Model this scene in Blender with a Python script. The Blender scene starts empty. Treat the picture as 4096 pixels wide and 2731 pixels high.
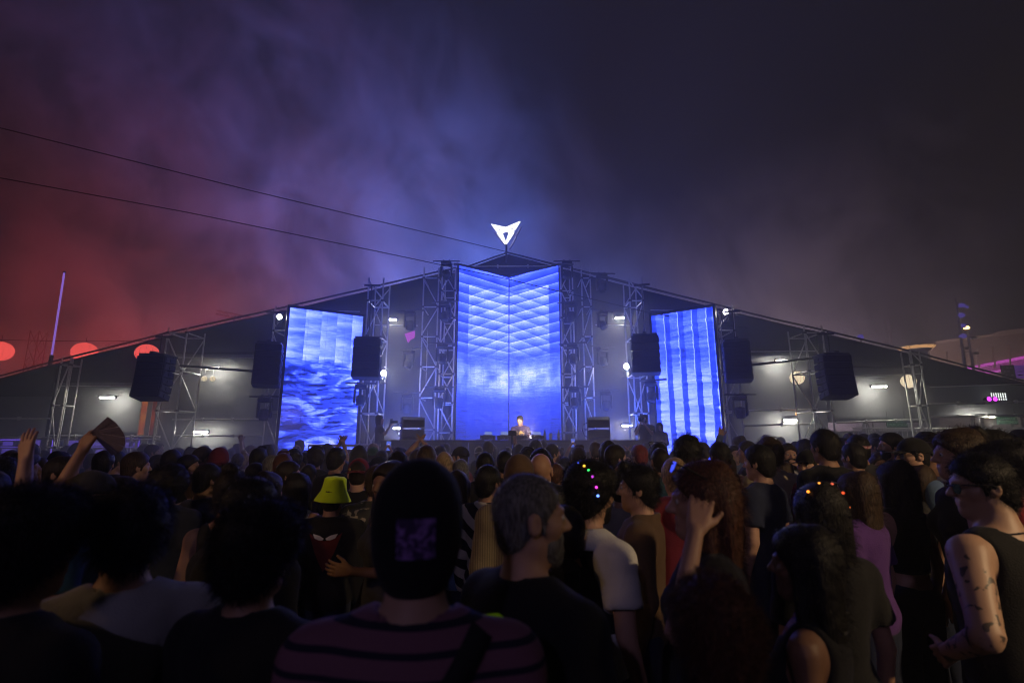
import bpy, bmesh, math, random
import numpy as np
from mathutils import Vector, Matrix, Euler
from mathutils.bvhtree import BVHTree
R = math.radians
scene = bpy.context.scene
COL = scene.collection
RNG = random.Random(7)

# ------------------------------------------------------------------ camera
CAM_H, F_PX, PITCH = 1.80, 2000.0, math.atan((1770 - 1365.5) / 2000.0)
cam_d = bpy.data.cameras.new('camera')
cam = bpy.data.objects.new('camera', cam_d); COL.objects.link(cam)
cam.location = (0, 0, CAM_H)
cam.rotation_euler = (R(90) + PITCH, 0, 0)
cam_d.sensor_width = 36.0
cam_d.lens = 36.0 * F_PX / 4096.0
cam_d.clip_start = 0.05
cam_d.clip_end = 600
cam_d.dof.use_dof = True
cam_d.dof.focus_distance = 11.0
cam_d.dof.aperture_fstop = 2.0
scene.camera = cam

# ------------------------------------------------------------------ world (night sky, city glow)
world = bpy.data.worlds.new('World'); scene.world = world
world.use_nodes = True
wn = world.node_tree; wn.nodes.clear()
w_out = wn.nodes.new('ShaderNodeOutputWorld')
w_bg = wn.nodes.new('ShaderNodeBackground')
w_bg2 = wn.nodes.new('ShaderNodeBackground')
w_add = wn.nodes.new('ShaderNodeAddShader')
w_sky = wn.nodes.new('ShaderNodeTexSky')
w_sky.sky_type = 'NISHITA'; w_sky.sun_disc = False
w_sky.sun_elevation = R(-9); w_sky.sun_rotation = R(200)
w_bg.inputs['Strength'].default_value = 0.05
w_bg2.inputs['Color'].default_value = (0.0088, 0.0072, 0.0072, 1)
w_bg2.inputs['Strength'].default_value = 1.0
wn.links.new(w_sky.outputs[0], w_bg.inputs['Color'])
wn.links.new(w_bg.outputs[0], w_add.inputs[0])
wn.links.new(w_bg2.outputs[0], w_add.inputs[1])
wn.links.new(w_add.outputs[0], w_out.inputs['Surface'])

# ------------------------------------------------------------------ render settings
scene.view_settings.view_transform = 'Standard'
scene.view_settings.look = 'None'
scene.view_settings.exposure = 0.0
scene.view_settings.gamma = 1.0
scene.render.engine = 'CYCLES'
cy = scene.cycles
cy.use_denoising = True
cy.filter_width = 0.9
try: cy.denoiser = 'OPENIMAGEDENOISE'
except Exception: pass
cy.max_bounces = 3; cy.diffuse_bounces = 1; cy.glossy_bounces = 1
cy.transmission_bounces = 3; cy.volume_bounces = 0; cy.transparent_max_bounces = 6
cy.caustics_reflective = False; cy.caustics_refractive = False
cy.sample_clamp_indirect = 3.0
cy.volume_step_rate = 1.0
cy.volume_max_steps = 128
cy.use_adaptive_sampling = True; cy.adaptive_threshold = 0.02; cy.adaptive_min_samples = 32

# ------------------------------------------------------------------ helpers
CT, ST = math.cos(PITCH), math.sin(PITCH)
def P(px, py, Y):
    """point seen at photo pixel (px,py) on the upright plane at distance Y"""
    u = (px - 2048) / F_PX; v = (1365.5 - py) / F_PX
    yy = CT - v * ST; zz = ST + v * CT
    return Vector((u * Y / yy, Y, CAM_H + zz * Y / yy))

def tag(o, label=None, cat=None, group=None, kind=None):
    if label: o['label'] = label
    if cat: o['category'] = cat
    if group: o['group'] = group
    if kind: o['kind'] = kind
    return o

def empty(name, loc=(0, 0, 0), rz=0, label=None, cat=None, group=None):
    o = bpy.data.objects.new(name, None); COL.objects.link(o)
    o.location = loc; o.rotation_euler = (0, 0, rz); o.empty_display_size = 0.1
    return tag(o, label, cat, group)

def link(name, me, parent=None, mat=None, mw=None):
    o = bpy.data.objects.new(name, me); COL.objects.link(o)
    if parent is not None: o.parent = parent
    if mw is not None: o.matrix_local = mw
    if mat is not None:
        if len(me.materials) == 0: me.materials.append(mat)
        elif me.materials[0] is not mat:
            o.material_slots[0].link = 'OBJECT'; o.material_slots[0].material = mat
    return o

def np_mesh(name, v, f, smooth=True):
    me = bpy.data.meshes.new(name)
    f = np.asarray(f, dtype=np.int32); n = f.shape[1]
    me.vertices.add(len(v)); me.vertices.foreach_set('co', np.asarray(v, dtype=np.float32).ravel())
    me.loops.add(f.size); me.loops.foreach_set('vertex_index', f.ravel())
    me.polygons.add(len(f))
    me.polygons.foreach_set('loop_start', np.arange(0, f.size, n, dtype=np.int32))
    me.polygons.foreach_set('use_smooth', np.full(len(f), smooth, dtype=bool))
    me.update(calc_edges=True); me.validate()
    return me

class MB:
    """collects simple solids into one mesh"""
    def __init__(s): s.v = []; s.f = []
    def add(s, vs, fs):
        b = len(s.v); s.v += [tuple(x) for x in vs]; s.f += [tuple(i + b for i in f) for f in fs]; return s
    def box(s, x0, x1, y0, y1, z0, z1, m=None):
        vs = [Vector((x, y, z)) for z in (z0, z1) for y in (y0, y1) for x in (x0, x1)]
        if m is not None: vs = [m @ q for q in vs]
        return s.add(vs, [(0, 2, 3, 1), (4, 5, 7, 6), (0, 1, 5, 4), (2, 6, 7, 3), (0, 4, 6, 2), (1, 3, 7, 5)])
    def tube(s, pts, r, n=8, cap=True):
        pts = [Vector(p) for p in pts]; rs = r if isinstance(r, (list, tuple)) else [r] * len(pts)
        vs = []; fs = []
        for i, p in enumerate(pts):
            d = (pts[min(i + 1, len(pts) - 1)] - pts[max(i - 1, 0)]).normalized()
            a = d.cross(Vector((0, 0, 1)));
            if a.length < 1e-3: a = Vector((1, 0, 0))
            a.normalize(); b = d.cross(a)
            for k in range(n):
                t = 2 * math.pi * k / n
                vs.append(p + a * (math.cos(t) * rs[i]) + b * (math.sin(t) * rs[i]))
        for i in range(len(pts) - 1):
            for k in range(n):
                k2 = (k + 1) % n
                fs.append((i * n + k, i * n + k2, (i + 1) * n + k2, (i + 1) * n + k))
        if cap:
            fs.append(tuple(range(n))[::-1]); fs.append(tuple((len(pts) - 1) * n + k for k in range(n)))
        return s.add(vs, fs)
    def lathe(s, prof, n=16, m=None):
        vs = []; fs = []
        for (r, z) in prof:
            for k in range(n):
                t = 2 * math.pi * k / n
                q = Vector((r * math.cos(t), r * math.sin(t), z)); vs.append(m @ q if m is not None else q)
        for i in range(len(prof) - 1):
            for k in range(n):
                k2 = (k + 1) % n
                fs.append((i * n + k, i * n + k2, (i + 1) * n + k2, (i + 1) * n + k))
        fs.append(tuple(range(n))[::-1]); fs.append(tuple((len(prof) - 1) * n + k for k in range(n)))
        return s.add(vs, fs)
    def prism(s, poly, y0, y1, m=None):
        """poly: list of (x,z), extruded along y"""
        n = len(poly); vs = [Vector((x, y, z)) for y in (y0, y1) for (x, z) in poly]
        if m is not None: vs = [m @ q for q in vs]
        fs = [tuple(range(n)), tuple(range(2 * n - 1, n - 1, -1))]
        for k in range(n):
            k2 = (k + 1) % n; fs.append((k, n + k, n + k2, k2))
        return s.add(vs, fs)
    def mesh(s, name, bevel=0, smooth=False):
        bm = bmesh.new(); vv = [bm.verts.new(q) for q in s.v]
        for f in s.f:
            try: bm.faces.new([vv[i] for i in f])
            except ValueError: pass
        bmesh.ops.recalc_face_normals(bm, faces=bm.faces[:])
        if bevel > 0:
            bmesh.ops.bevel(bm, geom=bm.edges[:], offset=bevel, segments=1, affect='EDGES', clamp_overlap=True)
        me = bpy.data.meshes.new(name); bm.to_mesh(me); bm.free()
        if smooth:
            me.polygons.foreach_set('use_smooth', np.full(len(me.polygons), True, dtype=bool))
        return me
    def build(s, name, mat, parent=None, bevel=0, smooth=False, mw=None):
        return link(name, s.mesh(name, bevel, smooth), parent, mat, mw)

_unit = {}
def unit_cyl(mat, n=8):
    k = (mat.name, n)
    if k not in _unit:
        me = MB().tube([(0, 0, 0), (0, 0, 1)], 1.0, n).mesh('tube', smooth=False); me.materials.append(mat); _unit[k] = me
    return _unit[k]
def pipe(name, a, b, r, mat, parent):
    """one scaffold tube between two world points, parent untransformed in rotation/scale"""
    a = Vector(a); b = Vector(b); d = b - a
    o = bpy.data.objects.new(name, unit_cyl(mat)); COL.objects.link(o)
    o.parent = parent
    q = Vector((0, 0, 1)).rotation_difference(d.normalized())
    loc = a - (Vector(parent.location) if parent is not None else Vector())
    o.matrix_local = Matrix.Translation(loc) @ q.to_matrix().to_4x4() @ Matrix.Diagonal((r, r, d.length, 1))
    return o
def T(x, y, z): return Matrix.Translation((x, y, z))
def RX(a): return Matrix.Rotation(R(a), 4, 'X')
def RY(a): return Matrix.Rotation(R(a), 4, 'Y')
def RZ(a): return Matrix.Rotation(R(a), 4, 'Z')

# ------------------------------------------------------------------ materials
MATS = {}
def nodes_of(m): 
    m.use_nodes = True; nt = m.node_tree; nt.nodes.clear(); return nt
def mat(name, col, rough=0.7, metal=0.0, var=0.15, scale=8.0, bump=0.0, bscale=60.0, sheen=0.0, spec=0.3, coat=0.0):
    if name in MATS: return MATS[name]
    m = bpy.data.materials.new(name); nt = nodes_of(m); N = nt.nodes; L = nt.links
    out = N.new('ShaderNodeOutputMaterial'); b = N.new('ShaderNodeBsdfPrincipled')
    tc = N.new('ShaderNodeTexCoord'); nz = N.new('ShaderNodeTexNoise')
    nz.inputs['Scale'].default_value = scale; nz.inputs['Detail'].default_value = 5
    mr = N.new('ShaderNodeMapRange')
    mr.inputs['To Min'].default_value = 1 - var; mr.inputs['To Max'].default_value = 1 + var
    mx = N.new('ShaderNodeVectorMath'); mx.operation = 'SCALE'
    mx.inputs[0].default_value = col[:3]
    L.new(tc.outputs['Object'], nz.inputs['Vector']); L.new(nz.outputs['Fac'], mr.inputs['Value'])
    L.new(mr.outputs[0], mx.inputs['Scale']); L.new(mx.outputs[0], b.inputs['Base Color'])
    b.inputs['Roughness'].default_value = rough; b.inputs['Metallic'].default_value = metal
    b.inputs['Specular IOR Level'].default_value = spec
    if sheen: b.inputs['Sheen Weight'].default_value = sheen
    if coat: b.inputs['Coat Weight'].default_value = coat
    if bump:
        n2 = N.new('ShaderNodeTexNoise'); n2.inputs['Scale'].default_value = bscale; n2.inputs['Detail'].default_value = 4
        bp = N.new('ShaderNodeBump'); bp.inputs['Strength'].default_value = bump; bp.inputs['Distance'].default_value = 0.01
        L.new(tc.outputs['Object'], n2.inputs['Vector']); L.new(n2.outputs['Fac'], bp.inputs['Height'])
        L.new(bp.outputs[0], b.inputs['Normal'])
    L.new(b.outputs[0], out.inputs['Surface'])
    MATS[name] = m; return m
def glow(name, col, strength):
    if name in MATS: return MATS[name]
    m = bpy.data.materials.new(name); nt = nodes_of(m); N = nt.nodes
    out = N.new('ShaderNodeOutputMaterial'); e = N.new('ShaderNodeEmission')
    e.inputs['Color'].default_value = (*col, 1); e.inputs['Strength'].default_value = strength
    nt.links.new(e.outputs[0], out.inputs['Surface']); MATS[name] = m
    if strength < 1.0: m.cycles.emission_sampling = 'NONE'
    return m

class NT:
    """tiny node-graph helper"""
    def __init__(s, m): s.nt = nodes_of(m); s.N = s.nt.nodes; s.L = s.nt.links
    def new(s, t, **kw):
        n = s.N.new(t)
        for k, v in kw.items(): setattr(n, k, v)
        return n
    def put(s, sock, v):
        if isinstance(v, bpy.types.NodeSocket): s.L.new(v, sock)
        else: sock.default_value = v
    def m(s, op, a, b=None, c=None, clamp=False):
        n = s.N.new('ShaderNodeMath'); n.operation = op; n.use_clamp = clamp
        s.put(n.inputs[0], a)
        if b is not None: s.put(n.inputs[1], b)
        if c is not None: s.put(n.inputs[2], c)
        return n.outputs[0]
    def ss(s, v, a, b):
        n = s.N.new('ShaderNodeMapRange'); n.interpolation_type = 'SMOOTHSTEP'
        s.put(n.inputs['Value'], v); n.inputs['From Min'].default_value = a; n.inputs['From Max'].default_value = b
        return n.outputs[0]
    def noise(s, vec, scale, detail=4, dist=0.0, rough=0.5):
        n = s.N.new('ShaderNodeTexNoise'); s.put(n.inputs['Vector'], vec)
        n.inputs['Scale'].default_value = scale; n.inputs['Detail'].default_value = detail
        n.inputs['Distortion'].default_value = dist; n.inputs['Roughness'].default_value = rough
        return n.outputs['Fac']
    def comb(s, x, y, z):
        n = s.N.new('ShaderNodeCombineXYZ'); s.put(n.inputs[0], x); s.put(n.inputs[1], y); s.put(n.inputs[2], z); return n.outputs[0]
    def mix(s, f, a, b):
        n = s.N.new('ShaderNodeMix'); n.data_type = 'RGBA'; s.put(n.inputs[0], f); s.put(n.inputs[6], a); s.put(n.inputs[7], b); return n.outputs[2]
    def fmix(s, f, a, b):
        n = s.N.new('ShaderNodeMix'); n.data_type = 'FLOAT'; s.put(n.inputs[0], f); s.put(n.inputs[2], a); s.put(n.inputs[3], b); return n.outputs[0]
    def ramp(s, f, stops):
        n = s.N.new('ShaderNodeValToRGB'); s.put(n.inputs[0], f); e = n.color_ramp.elements
        while len(e) < len(stops): e.new(0.5)
        for q, (p, c) in zip(e, stops): q.position = p; q.color = (*c, 1)
        return n.outputs[0]

steel = mat('galvanised_steel', (0.68, 0.67, 0.63), 0.38, 0.2, 0.25, 3.0, spec=0.6)
steel_dark = mat('dull_steel', (0.10, 0.10, 0.11), 0.45, 0.6, 0.25, 5.0)
black = mat('black_paint', (0.018, 0.018, 0.02), 0.5, 0, 0.3, 12)
black_cloth = mat('black_stage_cloth', (0.02, 0.02, 0.022), 0.9, 0, 0.3, 6, 0.3, 40)
grille = mat('speaker_grille', (0.03, 0.03, 0.033), 0.6, 0.2, 0.25, 90, 0.4, 400)
cab_side = mat('speaker_side_plate', (0.10, 0.10, 0.105), 0.55, 0.1, 0.2, 10)
rubber = mat('black_rubber', (0.012, 0.012, 0.012), 0.7)
lens = mat('lamp_lens', (0.03, 0.035, 0.05), 0.08, 0, 0.1, 5, spec=0.8)
# ================================================================== THE SETTING
g = MB(); g.add([(-150, -60, 0), (150, -60, 0), (150, 260, 0), (-150, 260, 0)], [(0, 1, 2, 3)])
tag(g.build('ground', mat('asphalt', (0.045, 0.043, 0.042), 0.85, 0, 0.35, 1.5, 0.4, 30)), kind='structure')

ROOF = [(-420, 1603), (0, 1503), (205, 1447), (660, 1333), (1140, 1228), (1480, 1150), (1765, 1083), (1870, 1066), (2030, 1010),
        (2232, 1062), (2300, 1078), (2530, 1138), (2841, 1212), (3100, 1277), (3303, 1322), (3671, 1411), (4096, 1523), (4520, 1630)]
def roof_py(px):
    for (a, b), (c, d) in zip(ROOF, ROOF[1:]):
        if a <= px <= c: return b + (d - b) * (px - a) / (c - a)
    return 1600
YF, YR = 17.0, 16.4     # fabric plane, rail plane

# ---- stage deck
st = empty('stage_platform', (-0.1, 14.5, 0), 0, 'low black stage platform under the three video screens', 'stage')
for i in range(7):
    for j in range(3):
        x0 = -7 + 2 * i; y0 = -2.6 + 1.75 * j
        MB().box(x0 + 0.004, x0 + 1.996, y0 + 0.004, y0 + 1.746, 0.77, 0.85).build('deck_panel', mat('stage_plywood', (0.05, 0.042, 0.036), 0.6, 0, 0.4, 3, 0.2, 30), st, 0.004)
for i in range(7):
    MB().box(-7 + 2 * i + 0.005, -5.005 + 2 * i, -2.66, -2.62, 0.0, 0.84).build('skirt_panel', black_cloth, st)

# ---- DJ booth front
bo = empty('booth_counter', (0, 11.95, 0), 0, 'long dark counter in front of the performer, carrying decks and bottles', 'counter')
for i in range(6):
    x0 = -2.96 + i * 0.99
    MB().box(x0 + 0.003, x0 + 0.987, -0.42, -0.38, 0.02, 1.80).build('front_panel', mat('booth_panel', (0.02, 0.022, 0.03), 0.55, 0, 0.25, 4), bo, 0.003)
MB().box(-2.99, 3.0, -0.45, 0.42, 1.803, 1.86).build('counter_top', mat('booth_top', (0.03, 0.03, 0.035), 0.4, 0, 0.3, 8), bo, 0.006)
for s in (-2.95, 2.96):
    MB().box(s - 0.02, s + 0.02, -0.376, 0.4, 0.85, 1.80).build('end_panel', black, bo)

# ================================================================== LED SCREENS
def led_material(kind):
    m = bpy.data.materials.new('led_' + kind); n = NT(m)
    tc = n.new('ShaderNodeTexCoord'); sp = n.new('ShaderNodeSeparateXYZ'); n.L.new(tc.outputs['Object'], sp.inputs[0])
    u, v = sp.outputs[0], sp.outputs[2]     # metres along the screen and up
    W, H = SCREEN[kind]
    if kind in ('centre_a', 'centre_b'):
        uu = n.m('DIVIDE', u, W)                                      # 0..1 left to right
        e = uu if kind == 'centre_a' else n.m('SUBTRACT', 1.0, uu)     # 0 outer edge .. 1 seam
        up = n.ss(v, H * 0.50, H * 0.62)
        # stacked slats: saw teeth, bright on the upper edge
        ph = n.m('FRACT', n.m('MULTIPLY', n.m('ADD', v, n.m('MULTIPLY', e, 0.16)), 3.0))
        inner = n.m('MULTIPLY', n.ss(e, 0.19, 0.20), n.ss(n.m('SUBTRACT', H * 0.915, v), 0.0, 0.02))
        ph2 = n.m('FRACT', n.m('MULTIPLY', n.m('SUBTRACT', v, n.m('MULTIPLY', e, 1.0)), 2.6))
        saw = n.m('ADD', n.m('MULTIPLY', n.m('POWER', ph, 1.3), 0.30), n.m('MULTIPLY', n.m('MULTIPLY', ph2, inner), 0.22))
        st_ = n.noise(n.comb(n.m('MULTIPLY', u, 0.6), 0.0, n.m('MULTIPLY', v, 6.5)), 3.0, 9, 0.3, 0.68)
        cl = n.noise(n.comb(u, 2.0 if kind == 'centre_a' else 7.0, n.m('MULTIPLY', v, 1.1)), 1.6, 6, 0.5)
        top = n.m('ADD', n.m('ADD', saw, n.m('MULTIPLY', st_, 0.22)), n.m('MULTIPLY', cl, 0.35))
        top = n.m('ADD', top, n.m('ADD', n.m('MULTIPLY', inner, 0.07), n.m('MULTIPLY', n.ss(ph, 0.93, 0.96), 0.10)))
        top = n.m('SUBTRACT', top, 0.02)
        band = n.m('MULTIPLY', n.ss(v, H * 0.30, H * 0.43), n.m('SUBTRACT', 1.0, n.ss(v, H * 0.47, H * 0.58)))
        low = n.m('ADD', n.m('MULTIPLY', n.m('SUBTRACT', st_, 0.22), 0.62), n.m('MULTIPLY', n.m('MULTIPLY', n.m('SUBTRACT', cl, 0.24), band), 0.85))
        low = n.m('ADD', low, n.m('MULTIPLY', n.ss(e, 0.19, 0.20), 0.05))
        low = n.m('ADD', low, n.m('MULTIPLY', n.ss(v, H * 0.05, H * 0.42), 0.13))
        for k_, (e0, h0) in enumerate(((0.33, 0.52), (0.46, 0.47), (0.60, 0.43), (0.74, 0.39))):   # nested frames
            fr = n.m('MULTIPLY', n.ss(e, e0, e0 + 0.01), n.ss(n.m('SUBTRACT', H * h0, v), 0.0, 0.02))
            low = n.m('ADD', low, n.m('MULTIPLY', n.m('MULTIPLY', fr, band), 0.05))
        val = n.fmix(up, low, top)
    elif kind == 'left':
        strip = n.m('FLOOR', n.m('DIVIDE', u, W / 4.7)); fr = n.m('FRACT', n.m('DIVIDE', u, W / 4.7))
        jit = n.m('MULTIPLY', n.m('FRACT', n.m('MULTIPLY', strip, 0.618)), 0.18)
        vs = n.m('ADD', v, jit)
        rip = n.noise(n.comb(n.m('MULTIPLY', u, 0.30), n.m('MULTIPLY', strip, 0.25), n.m('MULTIPLY', vs, 1.9)), 2.2, 7, 0.5, 0.6)
        water = n.noise(n.comb(n.m('MULTIPLY', u, 0.8), 3.0, n.m('MULTIPLY', v, 2.2)), 1.3, 8, 1.0, 0.62)
        upper = n.m('ADD', n.m('ADD', 0.66, n.m('MULTIPLY', fr, -0.14)), n.m('MULTIPLY', n.m('SUBTRACT', rip, 0.5), 0.8))
        diag = n.m('SUBTRACT', v, n.m('ADD', H * 0.12, n.m('MULTIPLY', n.m('SUBTRACT', W, u), H * 0.30)))
        lowv = n.m('ADD', n.m('ADD', 0.12, n.m('MULTIPLY', n.ss(water, 0.44, 0.64), 0.42)), n.m('MULTIPLY', n.m('MULTIPLY', u, 1 / W), 0.30))
        rl = n.noise(n.comb(n.m('MULTIPLY', u, 0.7), 9.0, n.m('MULTIPLY', v, 4.0)), 2.2, 7, 0.6, 0.65)
        lowv = n.m('SUBTRACT', lowv, n.m('MULTIPLY', n.ss(rl, 0.53, 0.62), 0.32))
        strp = n.m('MULTIPLY', n.m('MULTIPLY', n.m('FRACT', n.m('MULTIPLY', strip, 0.5)), 2.0), n.m('MULTIPLY', n.ss(v, H * 0.30, H * 0.10), 0.22))
        lowv = n.m('ADD', lowv, strp)
        sel = n.ss(n.m('ADD', v, n.m('MULTIPLY', n.m('SUBTRACT', rip, 0.5), 1.0)), H * 0.62, H * 0.72)
        val = n.fmix(sel, lowv, upper)
    else:
        wv = n.noise(n.comb(n.m('MULTIPLY', u, 0.5), 1.0, n.m('MULTIPLY', v, 3.0)), 2.0, 6, 0.8)
        uw = n.m('ADD', u, n.m('MULTIPLY', n.m('SUBTRACT', wv, 0.5), 0.10))
        cyc = n.m('FRACT', n.m('MULTIPLY', uw, 4.4 / W))
        lightb = n.m('MULTIPLY', n.ss(cyc, 0.30, 0.36), n.m('SUBTRACT', 1.0, n.ss(cyc, 0.93, 0.99)))
        edge = n.m('MULTIPLY', n.ss(cyc, 0.86, 0.92), n.m('SUBTRACT', 1.0, n.ss(cyc, 0.95, 0.99)))
        lowb = n.m('ADD', n.m('MULTIPLY', lightb, 0.36), n.m('MULTIPLY', wv, 0.62))
        upb = n.m('ADD', n.m('MULTIPLY', lightb, 0.15), n.m('ADD', n.m('MULTIPLY', wv, 0.60), n.m('MULTIPLY', edge, 0.22)))
        sel = n.ss(n.m('ADD', v, n.m('MULTIPLY', n.m('SUBTRACT', wv, 0.5), 1.6)), H * 0.60, H * 0.68)
        val = n.fmix(sel, lowb, upb)
    if kind in ('left', 'right'): val = n.m('ADD', val, n.m('MULTIPLY', n.m('SUBTRACT', n.noise(n.comb(n.m('MULTIPLY', u, 1.2), 4.0, n.m('MULTIPLY', v, 11.0)), 2.4, 6, 0.4, 0.7), 0.53), 0.30))
    col = n.ramp(val, [(0.02, (0.004, 0.012, 0.20)), (0.20, (0.014, 0.045, 0.55)), (0.38, (0.058, 0.135, 0.80)), (0.56, (0.18, 0.31, 0.90)), (0.74, (0.42, 0.56, 1.0)), (0.95, (0.80, 0.86, 1.0))])
    em = n.new('ShaderNodeEmission'); vm = n.new('ShaderNodeVectorMath'); vm.operation = 'MULTIPLY'; n.L.new(col, vm.inputs[0]); n.put(vm.inputs[1], n.comb(1.0, 1.0, n.m('ADD', 1.15, n.m('MULTIPLY', n.m('MULTIPLY', val, val), 9.5)))); n.L.new(vm.outputs[0], em.inputs['Color'])
    # the diodes of bright pixels are driven harder than the display range
    n.put(em.inputs['Strength'], n.m('ADD', 1.05, n.m('MULTIPLY', n.m('MULTIPLY', val, val), 1.0)))
    gl = n.new('ShaderNodeBsdfGlossy'); gl.inputs['Roughness'].default_value = 0.18; gl.inputs['Color'].default_value = (0.015, 0.015, 0.015, 1)
    ad = n.new('ShaderNodeAddShader'); n.L.new(em.outputs[0], ad.inputs[0]); n.L.new(gl.outputs[0], ad.inputs[1])
    out = n.new('ShaderNodeOutputMaterial'); n.L.new(ad.outputs[0], out.inputs['Surface'])
    return m, tc
SCREEN = {}
def led_screen(kind, A, B, z0, z1, nx, nz, label):
    A = Vector((A[0], A[1], 0)); B = Vector((B[0], B[1], 0)); d = B - A; W = d.length; H = z1 - z0
    SCREEN[kind] = (W, H)
    root = empty('video_screen', (A.x, A.y, z0), math.atan2(d.y, d.x), label, 'video screen')
    m, tc = led_material(kind); tc.object = root
    tw, th = W / nx, H / nz
    tile = MB().box(0.0015, tw - 0.0015, 0, 0.05, 0.0015, th - 0.0015).mesh('led_panel'); tile.materials.append(black); tile.materials.append(m)
    for p_ in tile.polygons: p_.material_index = 1 if p_.normal.y < -0.5 else 0
    m.cycles.emission_sampling = 'FRONT'
    for i in range(nx):
        for j in range(nz):
            link('led_panel', tile, root, None, T(i * tw, 0, j * th))
    for (a, b) in ((-0.07, -0.004), (W + 0.004, W + 0.07)):
        MB().box(a, b, -0.02, 0.16, -0.1, H + 0.03).build('edge_post', black, root)
    MB().box(0, W, 0.06, 0.16, 0.0, H).build('back_frame', steel_dark, root)
    MB().box(-0.07, W + 0.07, -0.01, 0.16, H + 0.031, H + 0.075).build('top_bar', black, root)
    n = max(1, int(round((z0 - 0.85) / 0.2)))
    MB().box(0.05, W - 0.05, 0.03, 0.16, 0.85 - z0, -0.004).build('base_plinth', black, root)
    return root
XC = -0.115
led_screen('centre_a', (XC - 1.64, 15.8), (XC, 17.0), 1.0, 7.57, 4, 13, 'tall left half of the glowing blue centre screen behind the performer')
led_screen('centre_b', (XC + 0.02, 17.0), (XC + 1.66, 15.8), 1.0, 7.57, 4, 13, 'tall right half of the glowing blue centre screen behind the performer')
led_screen('left', (-6.26, 13.65), (-4.51, 14.7), 0.95, 5.54, 4, 9, 'blue rippled water side screen on the left of the stage')
led_screen('right', (4.22, 14.7), (5.66, 13.65), 0.95, 5.56, 4, 9, 'blue side screen with pale vertical stripes on the right of the stage')

# ================================================================== SCAFFOLD TOWERS
def tower(pxa, pxb, y0, y1, pytop, label, lifts=1.0, zb=0.0, extra=True, r=0.026):
    zt = P((pxa + pxb) / 2, pytop, (y0 + y1) / 2).z
    xa = P(pxa, 1770, y0).x; xb = P(pxb, 1770, y0).x
    root = empty('scaffold_tower', ((xa + xb) / 2, (y0 + y1) / 2, zb), 0, label, 'scaffold tower', 'scaffold towers of the stage')
    C4 = [(xa, y0), (xb, y0), (xb, y1), (xa, y1)]
    for (x, y) in C4: pipe('standard', (x, y, zb), (x, y, zt), r, steel, root)
    z = zb + 0.35; k = 0
    while z < zt:
        for i in range(4):
            a, b = C4[i], C4[(i + 1) % 4]
            pipe('ledger', (*a, z), (*b, z), r * 0.9, steel, root)
        z2 = min(z + lifts, zt - 0.05)
        if z2 - z > 0.4:
            f = (C4[0], C4[1]) if k % 2 == 0 else (C4[1], C4[0])
            pipe('brace', (f[0][0], f[0][1] - 0.05, z + 0.05), (f[1][0], f[1][1] - 0.05, z2 - 0.05), r * 0.85, steel, root)
            if extra: pipe('brace', (*C4[3 if k % 2 else 2], z + 0.05), (*C4[2 if k % 2 else 3], z2 - 0.05), r * 0.85, steel, root)
        z += lifts; k += 1
    for (x, y) in C4[:2]:
        for zz in np.arange(zb + 0.35, zt, lifts * 1.0):
            MB().box(x - 0.045, x + 0.045, y - 0.045, y + 0.045, zz - 0.03, zz + 0.03).build('coupler', steel_dark, root, mw=T(-root.location.x, -root.location.y, -root.location.z))
    return root
tower(1672, 1735, 16.0, 17.1, 1092, 'outer lattice tower just left of the tall centre screen', 1.0, 0.85)
tower(1750, 1806, 15.5, 16.3, 1072, 'narrow lattice tower touching the left edge of the centre screen', 0.9, 0.85)
tower(2256, 2306, 15.5, 16.3, 1072, 'narrow lattice tower touching the right edge of the centre screen', 0.9, 0.85)
tower(2345, 2382, 16.0, 17.1, 1095, 'outer lattice tower just right of the tall centre screen', 1.0, 0.85)
tower(1437, 1500, 14.9, 15.7, 1128, 'lattice tower between the left side screen and the photographer', 1.15)
tower(2548, 2602, 14.9, 15.7, 1128, 'lattice tower behind the cameraman beside the right side screen', 1.15)
tower(1050, 1118, 14.0, 14.9, 1240, 'lattice tower on the outer side of the left side screen', 1.15)
tower(2905, 2978, 14.0, 14.9, 1240, 'lattice tower on the outer side of the right side screen', 1.15)
tower(610, 690, 15.2, 16.1, 1322, 'lattice tower behind the far left hanging speaker stack', 1.2)
tower(3270, 3345, 15.2, 16.1, 1315, 'lattice tower behind the far right hanging speaker stack', 1.2)
tower(188, 226, 15.9, 16.3, 1432, 'slim scaffold column at the far left of the fabric wall', 1.3, 0, False)
tower(3700, 3735, 15.9, 16.3, 1405, 'slim scaffold column at the far right of the fabric wall', 1.3, 0, False)

# ================================================================== FABRIC BAYS
def mesh_fabric(name, col):
    if name in MATS: return MATS[name]
    m = bpy.data.materials.new(name); n = NT(m); tc = n.new('ShaderNodeTexCoord')
    a = n.noise(tc.outputs['Object'], 0.7, 4); b_ = n.noise(tc.outputs['Object'], 40.0, 2)
    f = n.m('ADD', n.m('MULTIPLY', a, 0.6), n.m('MULTIPLY', b_, 0.25))
    c = n.mix(f, (col[0] * 0.55, col[1] * 0.55, col[2] * 0.55, 1), (col[0] * 1.3, col[1] * 1.3, col[2] * 1.3, 1))
    b = n.new('ShaderNodeBsdfPrincipled'); n.L.new(c, b.inputs['Base Color']); b.inputs['Roughness'].default_value = 0.85
    b.inputs['Specular IOR Level'].default_value = 0.15
    bp = n.new('ShaderNodeBump'); bp.inputs['Strength'].default_value = 0.5; bp.inputs['Distance'].default_value = 0.02
    n.L.new(n.noise(tc.outputs['Object'], 2.5, 5, 0.6), bp.inputs['Height']); n.L.new(bp.outputs[0], b.inputs['Normal'])
    out = n.new('ShaderNodeOutputMaterial'); n.L.new(b.outputs[0], out.inputs['Surface'])
    MATS[name] = m; return m
fab = mesh_fabric('scrim_fabric', (0.19, 0.195, 0.21))
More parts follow.
